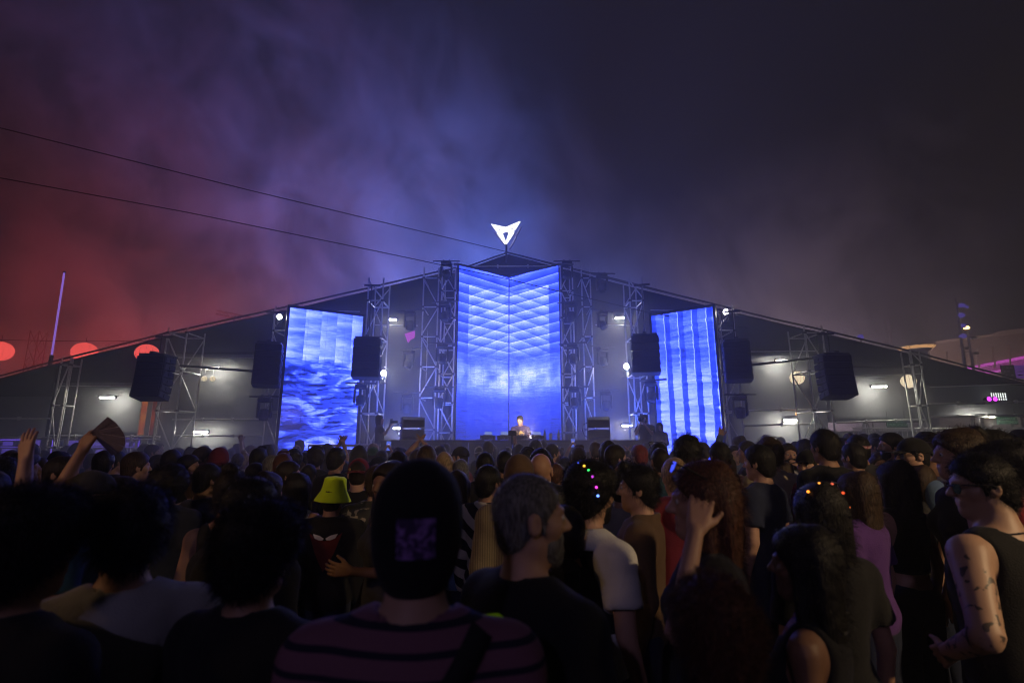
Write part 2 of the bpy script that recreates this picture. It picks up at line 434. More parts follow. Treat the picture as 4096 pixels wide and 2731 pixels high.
fab_mid = mesh_fabric('grey_scrim', (0.085, 0.083, 0.085))
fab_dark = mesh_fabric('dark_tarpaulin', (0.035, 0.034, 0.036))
def bay(px0, px1, pybot, label, rails, dark_to=None, Y=YF, fabm=None, y_rail=YR):
    n = 14; rnd = random.Random(int(px0) + 5000)
    A = P(px0, 1600, Y); B = P(px1, 1600, Y)
    root = empty('fabric_bay', ((A.x + B.x) / 2, Y, 0), 0, label, 'fabric wall', 'fabric bays of the stage backdrop')
    O = T(-root.location.x, -root.location.y, 0)
    zb = 0.0 if pybot is None else P((px0 + px1) / 2, pybot, Y).z
    def cloth(name, z_lo, z_hi, material, y, sag):
        vs = []; fs = []; m_ = 12
        ph = rnd.random() * 6
        for i in range(n + 1):
            px = px0 + (px1 - px0) * i / n; x = P(px, 1600, y).x
            zl, zh = z_lo(px, y), z_hi(px, y)
            for j in range(m_ + 1):
                t = j / m_
                dy = sag * math.sin(math.pi * t) * math.sin(math.pi * i / n) + 0.03 * math.sin(x * 3 + ph) * math.sin(t * 5 + ph)
                vs.append((x, y + dy, zl + (zh - zl) * t))
        for i in range(n):
            for j in range(m_):
                a = i * (m_ + 1) + j; fs.append((a, a + m_ + 1, a + m_ + 2, a + 1))
        o = link(name, np_mesh(name, np.array(vs), fs), root, material, O)
        md = o.modifiers.new('thick', 'SOLIDIFY'); md.thickness = 0.012; return o
    top = lambda px, y: P(px, roof_py(px) + 6, y).z
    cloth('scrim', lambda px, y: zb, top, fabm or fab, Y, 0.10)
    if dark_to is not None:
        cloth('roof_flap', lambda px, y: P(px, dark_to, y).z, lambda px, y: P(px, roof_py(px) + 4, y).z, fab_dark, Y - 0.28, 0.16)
    # sloping top rail and level ledgers
    pts = [p for p in [px0] + [q[0] for q in ROOF if px0 < q[0] < px1] + [px1]]
    for a, b in zip(pts, pts[1:]):
        pipe('roof_rail', P(a, roof_py(a), y_rail), P(b, roof_py(b), y_rail), 0.032, steel_dark, root)
    for (a, b, ya, yb, rr) in rails:
        A_, B_ = P(a, ya, y_rail), P(b, yb, y_rail)
        pipe('ledger', A_, B_, rr, steel, root)
        k = max(2, int((B_ - A_).length / 0.9))
        for i in range(1, k):
            q = A_.lerp(B_, i / k)
            if rr > 0.02: MB().box(q.x - 0.03, q.x + 0.03, q.y - 0.05, q.y + 0.05, q.z - 0.055, q.z + 0.06).build('clamp', steel, root, 0.008, mw=O)
    return root
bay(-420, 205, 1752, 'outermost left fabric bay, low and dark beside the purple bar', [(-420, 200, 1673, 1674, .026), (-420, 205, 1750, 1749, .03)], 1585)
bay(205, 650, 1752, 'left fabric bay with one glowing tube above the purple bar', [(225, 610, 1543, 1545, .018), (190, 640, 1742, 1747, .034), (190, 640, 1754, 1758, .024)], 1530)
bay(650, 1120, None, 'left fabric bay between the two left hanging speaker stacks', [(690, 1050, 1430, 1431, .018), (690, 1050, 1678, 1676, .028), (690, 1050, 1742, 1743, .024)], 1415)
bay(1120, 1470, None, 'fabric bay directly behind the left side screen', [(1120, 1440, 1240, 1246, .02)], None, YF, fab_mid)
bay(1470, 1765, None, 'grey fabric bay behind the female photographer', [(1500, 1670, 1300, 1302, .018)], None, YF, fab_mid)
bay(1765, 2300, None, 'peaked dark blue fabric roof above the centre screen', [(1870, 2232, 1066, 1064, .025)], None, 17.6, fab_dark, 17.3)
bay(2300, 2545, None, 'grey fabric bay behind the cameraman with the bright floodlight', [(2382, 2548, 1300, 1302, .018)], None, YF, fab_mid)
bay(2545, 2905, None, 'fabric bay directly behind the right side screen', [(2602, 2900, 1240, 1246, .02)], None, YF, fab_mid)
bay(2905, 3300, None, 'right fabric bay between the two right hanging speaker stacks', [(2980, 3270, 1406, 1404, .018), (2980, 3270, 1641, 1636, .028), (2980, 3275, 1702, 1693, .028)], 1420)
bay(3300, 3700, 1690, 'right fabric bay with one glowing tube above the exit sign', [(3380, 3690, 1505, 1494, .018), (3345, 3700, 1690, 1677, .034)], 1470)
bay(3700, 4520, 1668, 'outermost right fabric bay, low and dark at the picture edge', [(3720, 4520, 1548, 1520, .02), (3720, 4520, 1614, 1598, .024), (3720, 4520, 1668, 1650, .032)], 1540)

# ================================================================== LIGHTS THAT SHOW
tube_glow = glow('tube_light_glow', (1.0, 0.96, 0.80), 290.0)
TUBES = [(430, 1590, 58, 'glowing tube light alone in the left bay above the purple bar', 0),
         (852, 1472, 52, 'glowing tube light above the beam between the left speaker stacks', 0),
         (803, 1727, 56, 'low glowing tube light just over the crowd left of the side screen', 0),
         (3130, 1443, 50, 'glowing tube light above the beam between the right speaker stacks', 0),
         (3516, 1546, 58, 'glowing tube light beside the round lantern on the right', 0),
         (3163, 1681, 56, 'low glowing tube light just over the crowd right of the side screen', 0),
         (3945, 1664, 64, 'tube light on the lowest beam at the far right', 0),
         (1572, 1279, 28, 'small slanted tube light high behind the photographer', 4),
         (2478, 1272, 34, 'small tube light high to the left of the right lattice tower', -2),
         (2508, 1702, 40, 'low tube light just left of the cameraman', 0), (1592, 1712, 36, 'low tube light behind the photographer', 0)]
for (px, py, w, lab, tilt) in TUBES:
    c = P(px, py, YR + 0.12); L = w / F_PX * YR
    r = empty('tube_light', c, 0, lab, 'tube light', 'tube lights along the fabric wall'); r.rotation_euler = (0, R(tilt), 0)
    MB().tube([(-L / 2, 0, 0), (L / 2, 0, 0)], 0.027, 10).build('tube', tube_glow, r, smooth=True)
    MB().prism([(-0.07, 0.035), (0, 0.06), (0.07, 0.035), (0.075, 0.045), (0, 0.072), (-0.075, 0.045)], -L / 2 - 0.02, L / 2 + 0.02, RZ(90)).build('reflector', steel_dark, r)
    for s in (-1, 1): MB().box(s * (L / 2 + 0.03) - 0.028, s * (L / 2 + 0.03) + 0.028, -0.03, 0.03, -0.03, 0.06).build('end_cap', steel_dark, r, 0.006)
    MB().box(-0.02, 0.02, 0.0, 0.44, 0.074, 0.095).build('bracket', steel_dark, r)

def flood(px, py, Y, rad, strength, lab, aim=(0, -1, -0.25), colr=(1.0, 0.95, 0.82)):
    c = P(px, py, Y); d = Vector(aim).normalized()
    r = empty('floodlight', c, 0, lab, 'floodlight', 'white floodlights of the stage')
    q = Vector((0, 0, 1)).rotation_difference(d).to_matrix().to_4x4()
    MB().lathe([(rad * 0.5, -0.22), (rad * 1.02, -0.10), (rad * 1.08, 0.0), (rad * 1.02, 0.0)], 16).build('housing', black, r, mw=q, smooth=True)
    MB().lathe([(rad * 0.2, 0.03), (rad * 0.7, 0.025), (rad, 0.006)], 16).build('lens', glow('flood_%d' % strength, colr, strength), r, mw=q, smooth=True)
    MB().box(-rad * 1.25, -rad * 1.12, -0.03, 0.03, -0.3, 0.06).box(rad * 1.12, rad * 1.25, -0.03, 0.03, -0.3, 0.06).box(-rad * 1.25, rad * 1.25, -0.03, 0.03, -0.33, -0.301).build('yoke', black, r, mw=T(0, 0.06, 0))
flood(1118, 1267, 13.8, 0.075, 90, 'round white spotlight at the top corner of the left side screen')
flood(2903, 1247, 13.8, 0.075, 90, 'round white spotlight at the top corner of the right side screen')
flood(1533, 1492, 15.6, 0.085, 850, 'blazing white floodlight beside the left inner speaker stack', (0.75, -0.65, -0.2))
flood(2506, 1465, 15.6, 0.085, 850, 'blazing white floodlight beside the right inner speaker stack', (-0.75, -0.65, -0.2))

def lantern(px, py, rpx, Y, colr, strength, lab, group, flat=0.86):
    c = P(px, py, Y); rr = rpx / F_PX * Y
    r = empty('paper_lantern', c, 0, lab, 'lantern', group)
    prof = [(rr * 0.16 + 0.0 if abs(a) > 84 else rr * math.cos(R(a)), rr * flat * math.sin(R(a))) for a in range(-84, 85, 12)]
    MB().lathe(prof, 20).build('shade', glow('lantern_%s' % group[:6], colr, strength), r, smooth=True)
    for a in range(0, 180, 30):
        pts = [(rr * 1.008 * math.cos(R(t)) * math.cos(R(a)), rr * 1.008 * math.cos(R(t)) * math.sin(R(a)), rr * flat * 1.008 * math.sin(R(t))) for t in range(-84, 265, 12)]
        MB().tube(pts, 0.004, 4, False).build('wire_rib', steel_dark, r)
    MB().tube([(0, 0, rr * flat), (0, 0, rr * flat + 0.25)], 0.012, 5).build('hanger', steel_dark, r)
for (px, py, rp, lab) in ((-2, 1404, 46, 'red glowing lantern cut by the left picture edge'), (338, 1408, 45, 'red glowing lantern rising over the left sloping roof'), (588, 1412, 42, 'red glowing lantern half hidden at the far left speaker stack')):
    lantern(px, py, rp, 20.5 if px < 500 else 16.1, (1.0, 0.10, 0.085), 1.25, lab, 'red lanterns over the left roof')
lantern(3188, 1511, 27, 16.6, (1.0, 0.80, 0.52), 1.3, 'pale round lantern behind a small lamp on the right', 'pale round lanterns in the right bays', 1.0)
lantern(3634, 1525, 27, 16.6, (1.0, 0.80, 0.52), 1.3, 'pale round lantern beside the right scaffold column', 'pale round lanterns in the right bays', 1.0)
lantern(850, 1515, 11, 16.6, (1.0, 0.85, 0.55), 1.0, 'small round white lamp in the left bay', 'pale small lamps in the left bay', 1.0)
lantern(817, 1514, 11, 16.6, (1.0, 0.85, 0.55), 0.6, 'small round lamp with a dark cross beside its twin', 'pale small lamps in the left bay', 1.0)
cbl = MB(); a, b = P(-200, 1352, 20.5), P(700, 1362, 20.5)
tag(cbl.tube([a.lerp(b, i / 10) + Vector((0, 0, -0.25 * math.sin(math.pi * i / 10) * 0.3)) for i in range(11)], 0.012, 5).build('lantern_cable', black), 'thin wire from which the red lanterns hang', 'cable')

# purple light stick
ls = empty('light_pole', P(205, 1425, 17.6), 0, 'tall thin violet glowing pole at the far left', 'light pole')
a = P(207, 1420, 17.6) - ls.location; b = P(257, 1092, 17.6) - ls.location
MB().tube([a, b], 0.032, 8).build('glowing_tube', glow('violet_pole', (0.36, 0.18, 0.85), 0.9), ls)
MB().tube([a + Vector((0, 0, -1.2)), a], 0.06, 8).build('socket', black, ls)
MB().tube([b, b + (b - a).normalized() * 0.06], 0.047, 8).build('tip', black, ls)
# ================================================================== HANGING SPEAKER STACKS
def line_array(pxc, py0, py1, Y, wpx, n, yaw, curve, label, hoist=None):
    c = P(pxc, py0, Y); zt = c.z; zb = P(pxc, py1, Y).z
    W = wpx / F_PX * Y; h = (zt - zb) / n / math.cos(R(curve * 0.5)); D = 0.46
    root = empty('speaker_stack', (c.x, Y, zb), R(yaw), label, 'speaker', 'hanging speaker stacks')
    MB().box(-W / 2 + 0.03, W / 2 - 0.03, -0.28, 0.28, 0.0, 0.05).box(-0.05, 0.05, -0.3, 0.3, 0.05, 0.10).build('flying_frame', steel_dark, root, 0.006, mw=T(0, 0, zt - zb - 0.02))
    m = T(0, 0, zt - zb - 0.03)
    for i in range(n):
        m = m @ RX(-curve * (i + 0.5) / n * 0.22)
        cab = MB().prism([(-0.28, 0), (-0.28, -h + 0.008), (0.18, -h * 0.86), (0.18, -h * 0.06)], -W / 2, W / 2, RZ(90) @ Matrix.Diagonal((1, -1, 1, 1)))
        o = cab.build('cabinet', black, root, 0.008, mw=m)
        MB().box(-W / 2 + 0.03, W / 2 - 0.03, -0.297, -0.281, -h + 0.022, -0.014).build('grille', grille, o, 0.003)
        for s in (-1, 1):
            MB().box(s * (W / 2 + 0.003), s * (W / 2 + 0.012), -0.25, 0.15, -h + 0.03, -0.02).build('side_plate', cab_side, o)
            MB().box(s * (W / 2 + 0.013), s * (W / 2 + 0.03), -0.10, -0.02, -h + 0.05, -0.05).build('rigging_pin', steel_dark, o)
        m = m @ T(0, 0, -h) 
    top = zt - zb + 0.06
    if hoist:
        zh = P(pxc, hoist, Y).z - zb
        MB().tube([(0, 0, top), (0, 0, zh - 0.33)], 0.012, 5).build('chain', steel_dark, root)
        MB().lathe([(0.05, 0), (0.10, 0.02), (0.10, 0.28), (0.06, 0.33)], 12, T(0, 0, zh - 0.34)).build('chain_hoist', black, root, smooth=False)
        MB().tube([(0, 0, zh), (0, 0, P(pxc, roof_py(pxc) - 10, Y).z - zb)], 0.014, 5).build('chain', steel_dark, root)
        MB().tube([(-0.22, 0.1, P(pxc, roof_py(pxc) - 14, Y).z - zb), (0.22, 0.1, P(pxc, roof_py(pxc) - 14, Y).z - zb)], 0.03, 6).build('hanging_beam', steel_dark, root)
    else:
        MB().tube([(0, 0, top), (0, 0, P(pxc, roof_py(pxc), Y).z - zb)], 0.014, 5).build('chain', steel_dark, root)
        MB().tube([(-0.2, 0.1, P(pxc, roof_py(pxc) + 5, Y).z - zb), (0.2, 0.1, P(pxc, roof_py(pxc) + 5, Y).z - zb)], 0.03, 6).build('hanging_beam', steel_dark, root)
    return root
line_array(1475, 1357, 1515, 13.6, 104, 5, 8, 14, 'hanging black speaker stack on the inner left, beside the white floodlight', 1345)
line_array(2578, 1345, 1497, 13.6, 104, 5, -14, 14, 'hanging black speaker stack on the inner right, above the cameraman', 1335)
line_array(1082, 1377, 1545, 13.0, 96, 6, 18, 16, 'hanging black speaker stack overlapping the outer edge of the left side screen')
line_array(2940, 1367, 1525, 13.0, 96, 6, -18, 16, 'hanging black speaker stack overlapping the outer edge of the right side screen')
line_array(636, 1425, 1596, 12.0, 108, 6, 4, 20, 'hanging black speaker stack at the far left, below the half-hidden red lantern')
line_array(3322, 1422, 1590, 12.0, 108, 6, -4, 20, 'hanging black speaker stack at the far right with white side slots')
for s, (a, b) in enumerate((((720, 1462), (1045, 1487)), ((2985, 1462), (3250, 1432)))):
    bm_ = MB().tube([P(*a, 13.4), P(*b, 13.6)], 0.035, 6)
    tag(bm_.build('tie_beam', black), ('thin dark tie beam between the two left speaker stacks', 'thin dark tie beam between the two right speaker stacks')[s], 'beam')

# ================================================================== MOVING HEAD LAMPS
def moving_head(px, py, Y, yaw, tilt, label, s=1.0, bar=True):
    c = P(px, py, Y)
    root = empty('moving_head_lamp', c, R(yaw), label, 'stage lamp', 'moving head lamps on the towers'); root.scale = (s, s, s)
    MB().box(-0.17, 0.17, -0.12, 0.12, 0.22, 0.32).build('base', black, root, 0.02)
    for q in (-1, 1):
        MB().prism([(q * 0.155, 0.20), (q * 0.20, 0.16), (q * 0.20, -0.20), (q * 0.165, -0.23), (q * 0.145, -0.20), (q * 0.145, 0.14)], -0.05, 0.05).build('yoke_arm', black, root, 0.006)
    MB().box(-0.19, 0.19, -0.06, 0.06, 0.185, 0.219).build('yoke_bridge', black, root, 0.008)
    q = T(0, 0, -0.13) @ RX(tilt)
    hd = MB().lathe([(0.06, 0.15), (0.12, 0.13), (0.13, 0.02), (0.115, -0.14), (0.10, -0.16)], 14).build('lamp_head', black, root, mw=q, smooth=False)
    MB().lathe([(0.02, -0.172), (0.09, -0.165), (0.095, -0.161)], 14).build('lens', lens, hd, smooth=True)
    for k in range(3): MB().lathe([(0.128, 0.03 + 0.035 * k), (0.14, 0.035 + 0.035 * k), (0.128, 0.045 + 0.035 * k)], 14).build('cooling_fin', black, hd)
    if bar:
        MB().tube([(-0.45, 0.0, 0.36), (0.45, 0.0, 0.36)], 0.025, 8).build('carrier_bar', steel_dark, root)
        for q in (-0.1, 0.1): MB().box(q - 0.025, q + 0.025, -0.035, 0.035, 0.321, 0.40).build('hook_clamp', steel_dark, root, 0.006)
HEADS = [(1780, 1250, 'top', 'left of the centre screen'), (1768, 1418, 'middle', 'left of the centre screen'), (1756, 1594, 'bottom', 'left of the centre screen'),
         (2284, 1250, 'top', 'right of the centre screen'), (2293, 1418, 'middle', 'right of the centre screen'), (2300, 1594, 'bottom', 'right of the centre screen')]
for (px, py, w, s) in HEADS:
    moving_head(px, py, 15.2, RNG.uniform(-25, 25), RNG.uniform(-25, 10), '%s moving head lamp in the column just %s' % (w, s), 0.98)
for (px, py, w, s) in [(1640, 1285, 'highest', 'photographer side'), (1634, 1440, 'middle', 'photographer side'), (1628, 1614, 'lowest', 'photographer side'), (2408, 1135, 'topmost', 'cameraman side'), (2410, 1285, 'upper', 'cameraman side'), (2412, 1430, 'middle', 'cameraman side'), (2425, 1605, 'lowest', 'cameraman side')]:
    moving_head(px, py, 15.9, RNG.uniform(-30, 30), RNG.uniform(-40, 20), '%s moving head lamp of the outer column on the %s' % (w, s), 1.0)
moving_head(1443, 1582, 14.5, 10, -8, 'moving head lamp under the inner left speaker stack', 1.0)
moving_head(2606, 1570, 14.5, -30, -30, 'moving head lamp under the inner right speaker stack', 1.0)
moving_head(1058, 1638, 13.7, 0, -5, 'moving head lamp under the speaker stack outside the left side screen', 1.0)
moving_head(2960, 1630, 13.7, -8, -5, 'moving head lamp under the speaker stack outside the right side screen', 1.0)
moving_head(1785, 1085, 15.3, 0, 70, 'moving head lamp on top of the tower left of the centre screen', 0.95)
moving_head(2268, 1085, 15.3, 0, 70, 'moving head lamp on top of the tower right of the centre screen', 0.95)

# ================================================================== LIT SIGN ON THE ROOF PEAK
def S(cx, cy):                      # crop pixel (160x140 px shown at 11.2x) -> photo pixel
    return 1950 + cx / 11.2, 870 + cy / 11.2
YS = 16.6
sg = empty('roof_emblem', P(2027, 1010, YS), R(-6), 'white glowing angular emblem on a thin mast above the centre screen', 'sign')
def poly(pts, y=0.0): return [((P(*S(*p), YS) - sg.location).x, (P(*S(*p), YS) - sg.location).z) for p in pts]
white_sign = glow('emblem_white', (0.93, 0.97, 1.0), 2.6)
halves = [[(165, 285), (820, 462), (820, 640), (680, 712), (815, 1060), (808, 1200), (780, 1205), (470, 760), (440, 700), (445, 640), (490, 600), (640, 552), (455, 480), (500, 560), (490, 585), (400, 615), (385, 605)],
          [(820, 462), (1475, 222), (1265, 560), (1240, 578), (1140, 545), (1200, 445), (1010, 535), (1170, 590), (1205, 640), (1190, 720), (870, 1195), (850, 1195), (838, 1080), (965, 695), (820, 640)]]
for h in halves:
    MB().prism(poly(h), -0.06, 0.0).build('emblem_face', white_sign, sg)
off = [(q[0] + 80, q[1] + 190) for q in ((1475, 222), (1265, 560), (1240, 578))]
for pts in (((1510, 400), (1320, 745), (1230, 755)), ((1275, 820), (1270, 880), (980, 1390)), ((310, 610), (510, 870)), ((565, 955), (770, 1190))):
    a = [Vector((x, 0.09, z)) for (x, z) in poly(pts)]
    MB().tube(a, 0.028, 6).build('edge_trim', mat('emblem_side', (0.35, 0.33, 0.45), 0.3, 0.6), sg)
MB().tube([Vector((poly([(840, 1180)])[0][0], 0.04, poly([(840, 1180)])[0][1])), Vector((poly([(840, 1180)])[0][0], 0.04, -0.35))], 0.035, 8).build('mast', steel_dark, sg)
MB().tube([Vector((poly([(885, 1250)])[0][0], 0.04, poly([(885, 1250)])[0][1])), Vector((poly([(905, 1330)])[0][0], 0.03, poly([(905, 1400)])[0][1]))], 0.012, 6).build('cable', steel, sg)

# ================================================================== OVERHEAD CABLES
for pts, lab in (([(-900, 290, 9.0), (0, 512, 11.0), (1000, 762, 13.0), (2020, 1006, 15.0), (2530, 1132, 15.9), (2960, 1243, 16.3)], 'upper dark cable crossing the sky to the right roof edge'),
                 ([(-900, 560, 9.0), (0, 712, 10.5), (750, 850, 11.8), (1530, 1010, 13.0), (2020, 1114, 13.8), (2610, 1254, 14.3), (2990, 1312, 14.8)], 'lower dark cable crossing in front of the centre screen')):
    tag(MB().tube([P(*p) for p in pts], 0.012, 5).build('overhead_cable', black), lab, 'cable')

# ================================================================== STAGE MONITORS, DECKS, SMALL THINGS
def monitor(px, py, yaw, label):
    c = P(px, 1757, 11.95)
    r = empty('stage_monitor', (c.x, 11.95, 1.862), R(yaw), label, 'speaker', 'stage monitors on the counter')
    for k in range(2):
        m = T(0, 0, 0.02 + k * 0.27) @ RX(6 - 16 * k)
        o = MB().prism([(-0.2, 0.0), (-0.2, 0.225), (0.15, 0.20), (0.15, 0.02)], -0.24, 0.24, RZ(90) @ Matrix.Diagonal((1, -1, 1, 1))).build('cabinet', black, r, 0.008, mw=m)
        MB().box(-0.21, 0.21, -0.215, -0.201, 0.02, 0.205).build('grille', grille, o, 0.003)
    for q in (-1, 1):
        MB().box(q * 0.25 - 0.012, q * 0.25 + 0.012, -0.2, 0.14, 0.0, 0.52).build('side_bracket', steel_dark, r, 0.004)
    pts = [(0.25, 0.1, 0.40), (0.36, 0.1, 0.36), (0.38, 0.1, 0.22), (0.33, 0.1, 0.10), (0.25, 0.1, 0.06)]
    MB().tube(pts, 0.012, 6).build('cable', rubber, r)
    return r
monitor(1648, 1757, 200, 'black double monitor speaker on the counter in front of the photographer')
monitor(2397, 1757, 168, 'black double monitor speaker on the counter right of the bottles')

deckm = mat('deck_plastic', (0.03, 0.03, 0.034), 0.35, 0, 0.2, 20)
chrome = mat('chrome', (0.6, 0.6, 0.62), 0.15, 1.0, 0.1, 5)
def deck(px, w, label, plate=True):
    c = P(px, 1757, 11.9)
    r = empty('dj_deck', (c.x, 11.9, 1.862), R(RNG.uniform(-3, 3)), label, 'dj deck', 'decks and mixer on the counter')
    MB().box(-w / 2, w / 2, -0.2, 0.2, 0.012, 0.10).build('body', deckm, r, 0.01)
    for sx in (-1, 1):
        for sy in (-1, 1): MB().lathe([(0.02, 0), (0.02, 0.011)], 8, T(sx * (w / 2 - 0.04), sy * 0.16, 0)).build('foot', rubber, r)
    if plate:
        MB().lathe([(0.11, 0.101), (0.11, 0.118), (0.09, 0.12)], 20, T(0, -0.04, 0)).build('jog_wheel', chrome, r)
        MB().box(-0.09, 0.09, 0.10, 0.15, 0.101, 0.19, ).build('display', glow('deck_display', (0.3, 0.4, 1.0), 0.8), r)
    else:
        for i in range(4):
            for j in range(4): MB().lathe([(0.011, 0.101), (0.009, 0.125)], 8, T(-0.11 + i * 0.07, -0.13 + j * 0.08, 0)).build('knob', chrome, r)
    for q in range(3):
        x0 = RNG.uniform(-w / 2, w / 2)
        pts = [(x0, -0.2, 0.06), (x0 + 0.03, -0.26, 0.02), (x0 + RNG.uniform(-.1, .1), -0.29, 0.012), (x0 + RNG.uniform(-.18, .18), -0.3, 0.010)]
        MB().tube(pts, 0.006, 5).build('cable', mat('grey_cable', (0.3, 0.3, 0.3), 0.4), r)
deck(1952, 0.34, 'leftmost player deck on the counter'); deck(2018, 0.34, 'player deck second from the left on the counter')
deck(2082, 0.32, 'knobby mixer between the player decks', False); deck(2148, 0.34, 'rightmost player deck nearest the bottles')
def bottle(px, label):
    c = P(px, 1757, 11.8); r = empty('water_bottle', (c.x, 11.8, 1.862), 0, label, 'bottle', 'water bottles on the counter')
    m_ = mat('clear_plastic', (0.55, 0.62, 0.75), 0.1, 0, 0.1, 9, spec=0.7)
    MB().lathe([(0.03, 0), (0.032, 0.02), (0.031, 0.13), (0.026, 0.16), (0.013, 0.195), (0.013, 0.205)], 14).build('body', m_, r, smooth=True)
    MB().lathe([(0.0325, 0.06), (0.0328, 0.11)], 14).build('label_band', mat('bottle_label', (0.8, 0.8, 0.85), 0.5), r)
    MB().lathe([(0.016, 0.206), (0.016, 0.225), (0.014, 0.227)], 12).build('cap', mat('bottle_cap', (0.7, 0.7, 0.75), 0.4), r)
bottle(2179, 'left one of the two water bottles on the counter'); bottle(2235, 'right one of the two water bottles on the counter')
c = P(2203, 1757, 11.8); cup = empty('plastic_cup', (c.x, 11.8, 1.862), 0, 'pale plastic cup between the two water bottles', 'cup')
MB().lathe([(0.028, 0), (0.030, 0.003), (0.042, 0.155), (0.040, 0.155), (0.028, 0.01)], 14).build('body', mat('cup_plastic', (0.75, 0.75, 0.78), 0.25), cup, smooth=True)
MB().lathe([(0.029, 0.012), (0.036, 0.10)], 14).build('drink', mat('dark_drink', (0.05, 0.03, 0.02), 0.1), cup, smooth=True)

# stage hand rail left
hr = empty('stage_railing', P(1385, 1790, 12.2) * Vector((1, 1, 0)) if False else Vector((P(1385, 1780, 12.2).x, 12.2, 0)), 0, 'grey metal railing in front of the left side screen', 'railing')
xa, xb = P(1235, 1780, 12.2).x, P(1538, 1780, 12.2).x; zt = P(1385, 1781, 12.2).z
pipe('top_rail', (xa, 12.2, zt), (xb, 12.2, zt), 0.03, steel, hr); pipe('mid_rail', (xa, 12.2, zt - 0.5), (xb, 12.2, zt - 0.5), 0.02, steel, hr)
for i in range(7): pipe('baluster', (xa + (xb - xa) * i / 6, 12.2, 0), (xa + (xb - xa) * i / 6, 12.2, zt), 0.018, steel, hr)

# cables on stage, tripod-like stand
for k, (px, lab) in enumerate(((1600, 'low black equipment case behind the photographer'), (2450, 'low black equipment case left of the cameraman'))):
    c = P(px, 1757, 13.6); r = empty('equipment_case', (c.x, 13.6, 0.852), R(8), lab, 'case')
    MB().box(-0.35, 0.35, -0.25, 0.25, 0.0, 0.62).build('body', deckm, r, 0.01)
    for s in (-1, 1):
        for t_ in (-1, 1): MB().box(s * 0.34 - 0.03, s * 0.34 + 0.03, t_ * 0.24 - 0.03, t_ * 0.24 + 0.03, 0.57, 0.65).build('corner_guard', chrome, r, 0.006)
    MB().box(-0.1, 0.1, -0.27, -0.251, 0.3, 0.36).build('handle', chrome, r, 0.004)

# ================================================================== BEHIND THE FABRIC
def strip(name, a, b, t, material, parent):
    """thin bar from a to b in the parent's frame"""
    return MB().tube([a, b], t, 4).build(name, material, parent)
violet = glow('violet_led', (0.20, 0.10, 1.0), 1.5)
def bar(px0, px1, py0, label, seed):
    rnd = random.Random(seed); Y = 19.0
    A, B = P(px0, py0, Y), P(px1, py0, Y); W = B.x - A.x; H = A.z
    r = empty('drinks_bar', ((A.x + B.x) / 2, Y, 0), 0, label, 'bar')
    wood = mat('bar_wood', (0.10, 0.09, 0.09), 0.6)
    MB().box(-W / 2, W / 2, 0.3, 0.36, 0, H).build('back_wall', mat('bar_wall', (0.35, 0.33, 0.36), 0.7), r)
    MB().box(-W / 2, W / 2, -0.7, -0.3, 1.02, 1.08).build('counter', wood, r, 0.006); MB().box(-W / 2, W / 2, -0.6, -0.55, 0, 1.018).build('counter_front', wood, r)
    for s in (-1, 1): MB().box(s * W / 2 - 0.04, s * W / 2 + 0.04, -0.1, 0.298, 0, H).build('side_post', wood, r)
    for s in (-1, 1): strip('led_strip', (s * W / 2, -0.12, 0.9), (s * W / 2, -0.12, H), 0.022, violet, r)
    strip('led_strip', (-W / 2, -0.12, H), (W / 2, -0.12, H), 0.018, violet, r)
    for zz in (1.35, 1.65):
        MB().box(-W / 2 + 0.05, W / 2 - 0.05, 0.0, 0.29, zz, zz + 0.03).build('shelf', wood, r)
        strip('led_strip', (-W / 2 + 0.05, -0.02, zz), (W / 2 - 0.05, -0.02, zz), 0.008, violet, r)
        x = -W / 2 + 0.15
        while x < W / 2 - 0.15:
            if rnd.random() < 0.45:
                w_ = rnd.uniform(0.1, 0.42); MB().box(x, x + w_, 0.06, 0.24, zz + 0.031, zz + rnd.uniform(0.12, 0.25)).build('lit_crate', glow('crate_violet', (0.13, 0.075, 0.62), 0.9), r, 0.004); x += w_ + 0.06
            else:
                MB().lathe([(0.035, 0), (0.035, 0.15), (0.012, 0.2), (0.012, 0.25)], 8, T(x, 0.14, zz + 0.031)).build('bottle', mat('bar_bottle', (0.15, 0.2, 0.3), 0.15), r, smooth=True); x += rnd.uniform(0.09, 0.2)
    return r
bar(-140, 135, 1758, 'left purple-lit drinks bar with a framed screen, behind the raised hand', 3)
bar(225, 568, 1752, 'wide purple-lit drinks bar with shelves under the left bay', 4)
# orange lit hoarding glimpsed behind the far left tower
hb = empty('orange_banner', P(650, 1770, 17.6) * Vector((1, 1, 0)), 0, 'orange red lit banner glimpsed behind the far left tower', 'banner')
mb_ = bpy.data.materials.new('orange_banner'); n = NT(mb_); tc = n.new('ShaderNodeTexCoord')
f = n.noise(tc.outputs['Object'], 2.2, 4, 0.5)
cc = n.ramp(f, [(0.35, (0.10, 0.01, 0.01)), (0.52, (0.55, 0.10, 0.03)), (0.66, (0.9, 0.35, 0.06))])
em = n.new('ShaderNodeEmission'); n.L.new(cc, em.inputs[0]); em.inputs[1].default_value = 0.55
o_ = n.new('ShaderNodeOutputMaterial'); n.L.new(em.outputs[0], o_.inputs[0])
MB().box(-0.27, 0.27, 0, 0.04, 2.05, 3.4).build('printed_sheet', mb_, hb); MB().box(-0.31, -0.275, -0.01, 0.05, 0, 3.5).build('post', steel, hb); MB().box(0.275, 0.31, -0.01, 0.05, 0, 3.5).build('post', steel, hb); MB().box(-0.06, 0.10, -0.03, -0.005, 0, 3.5).build('pale_post', mat('pale_post', (0.4, 0.38, 0.36), 0.6), hb)
hb.location.y = 16.75
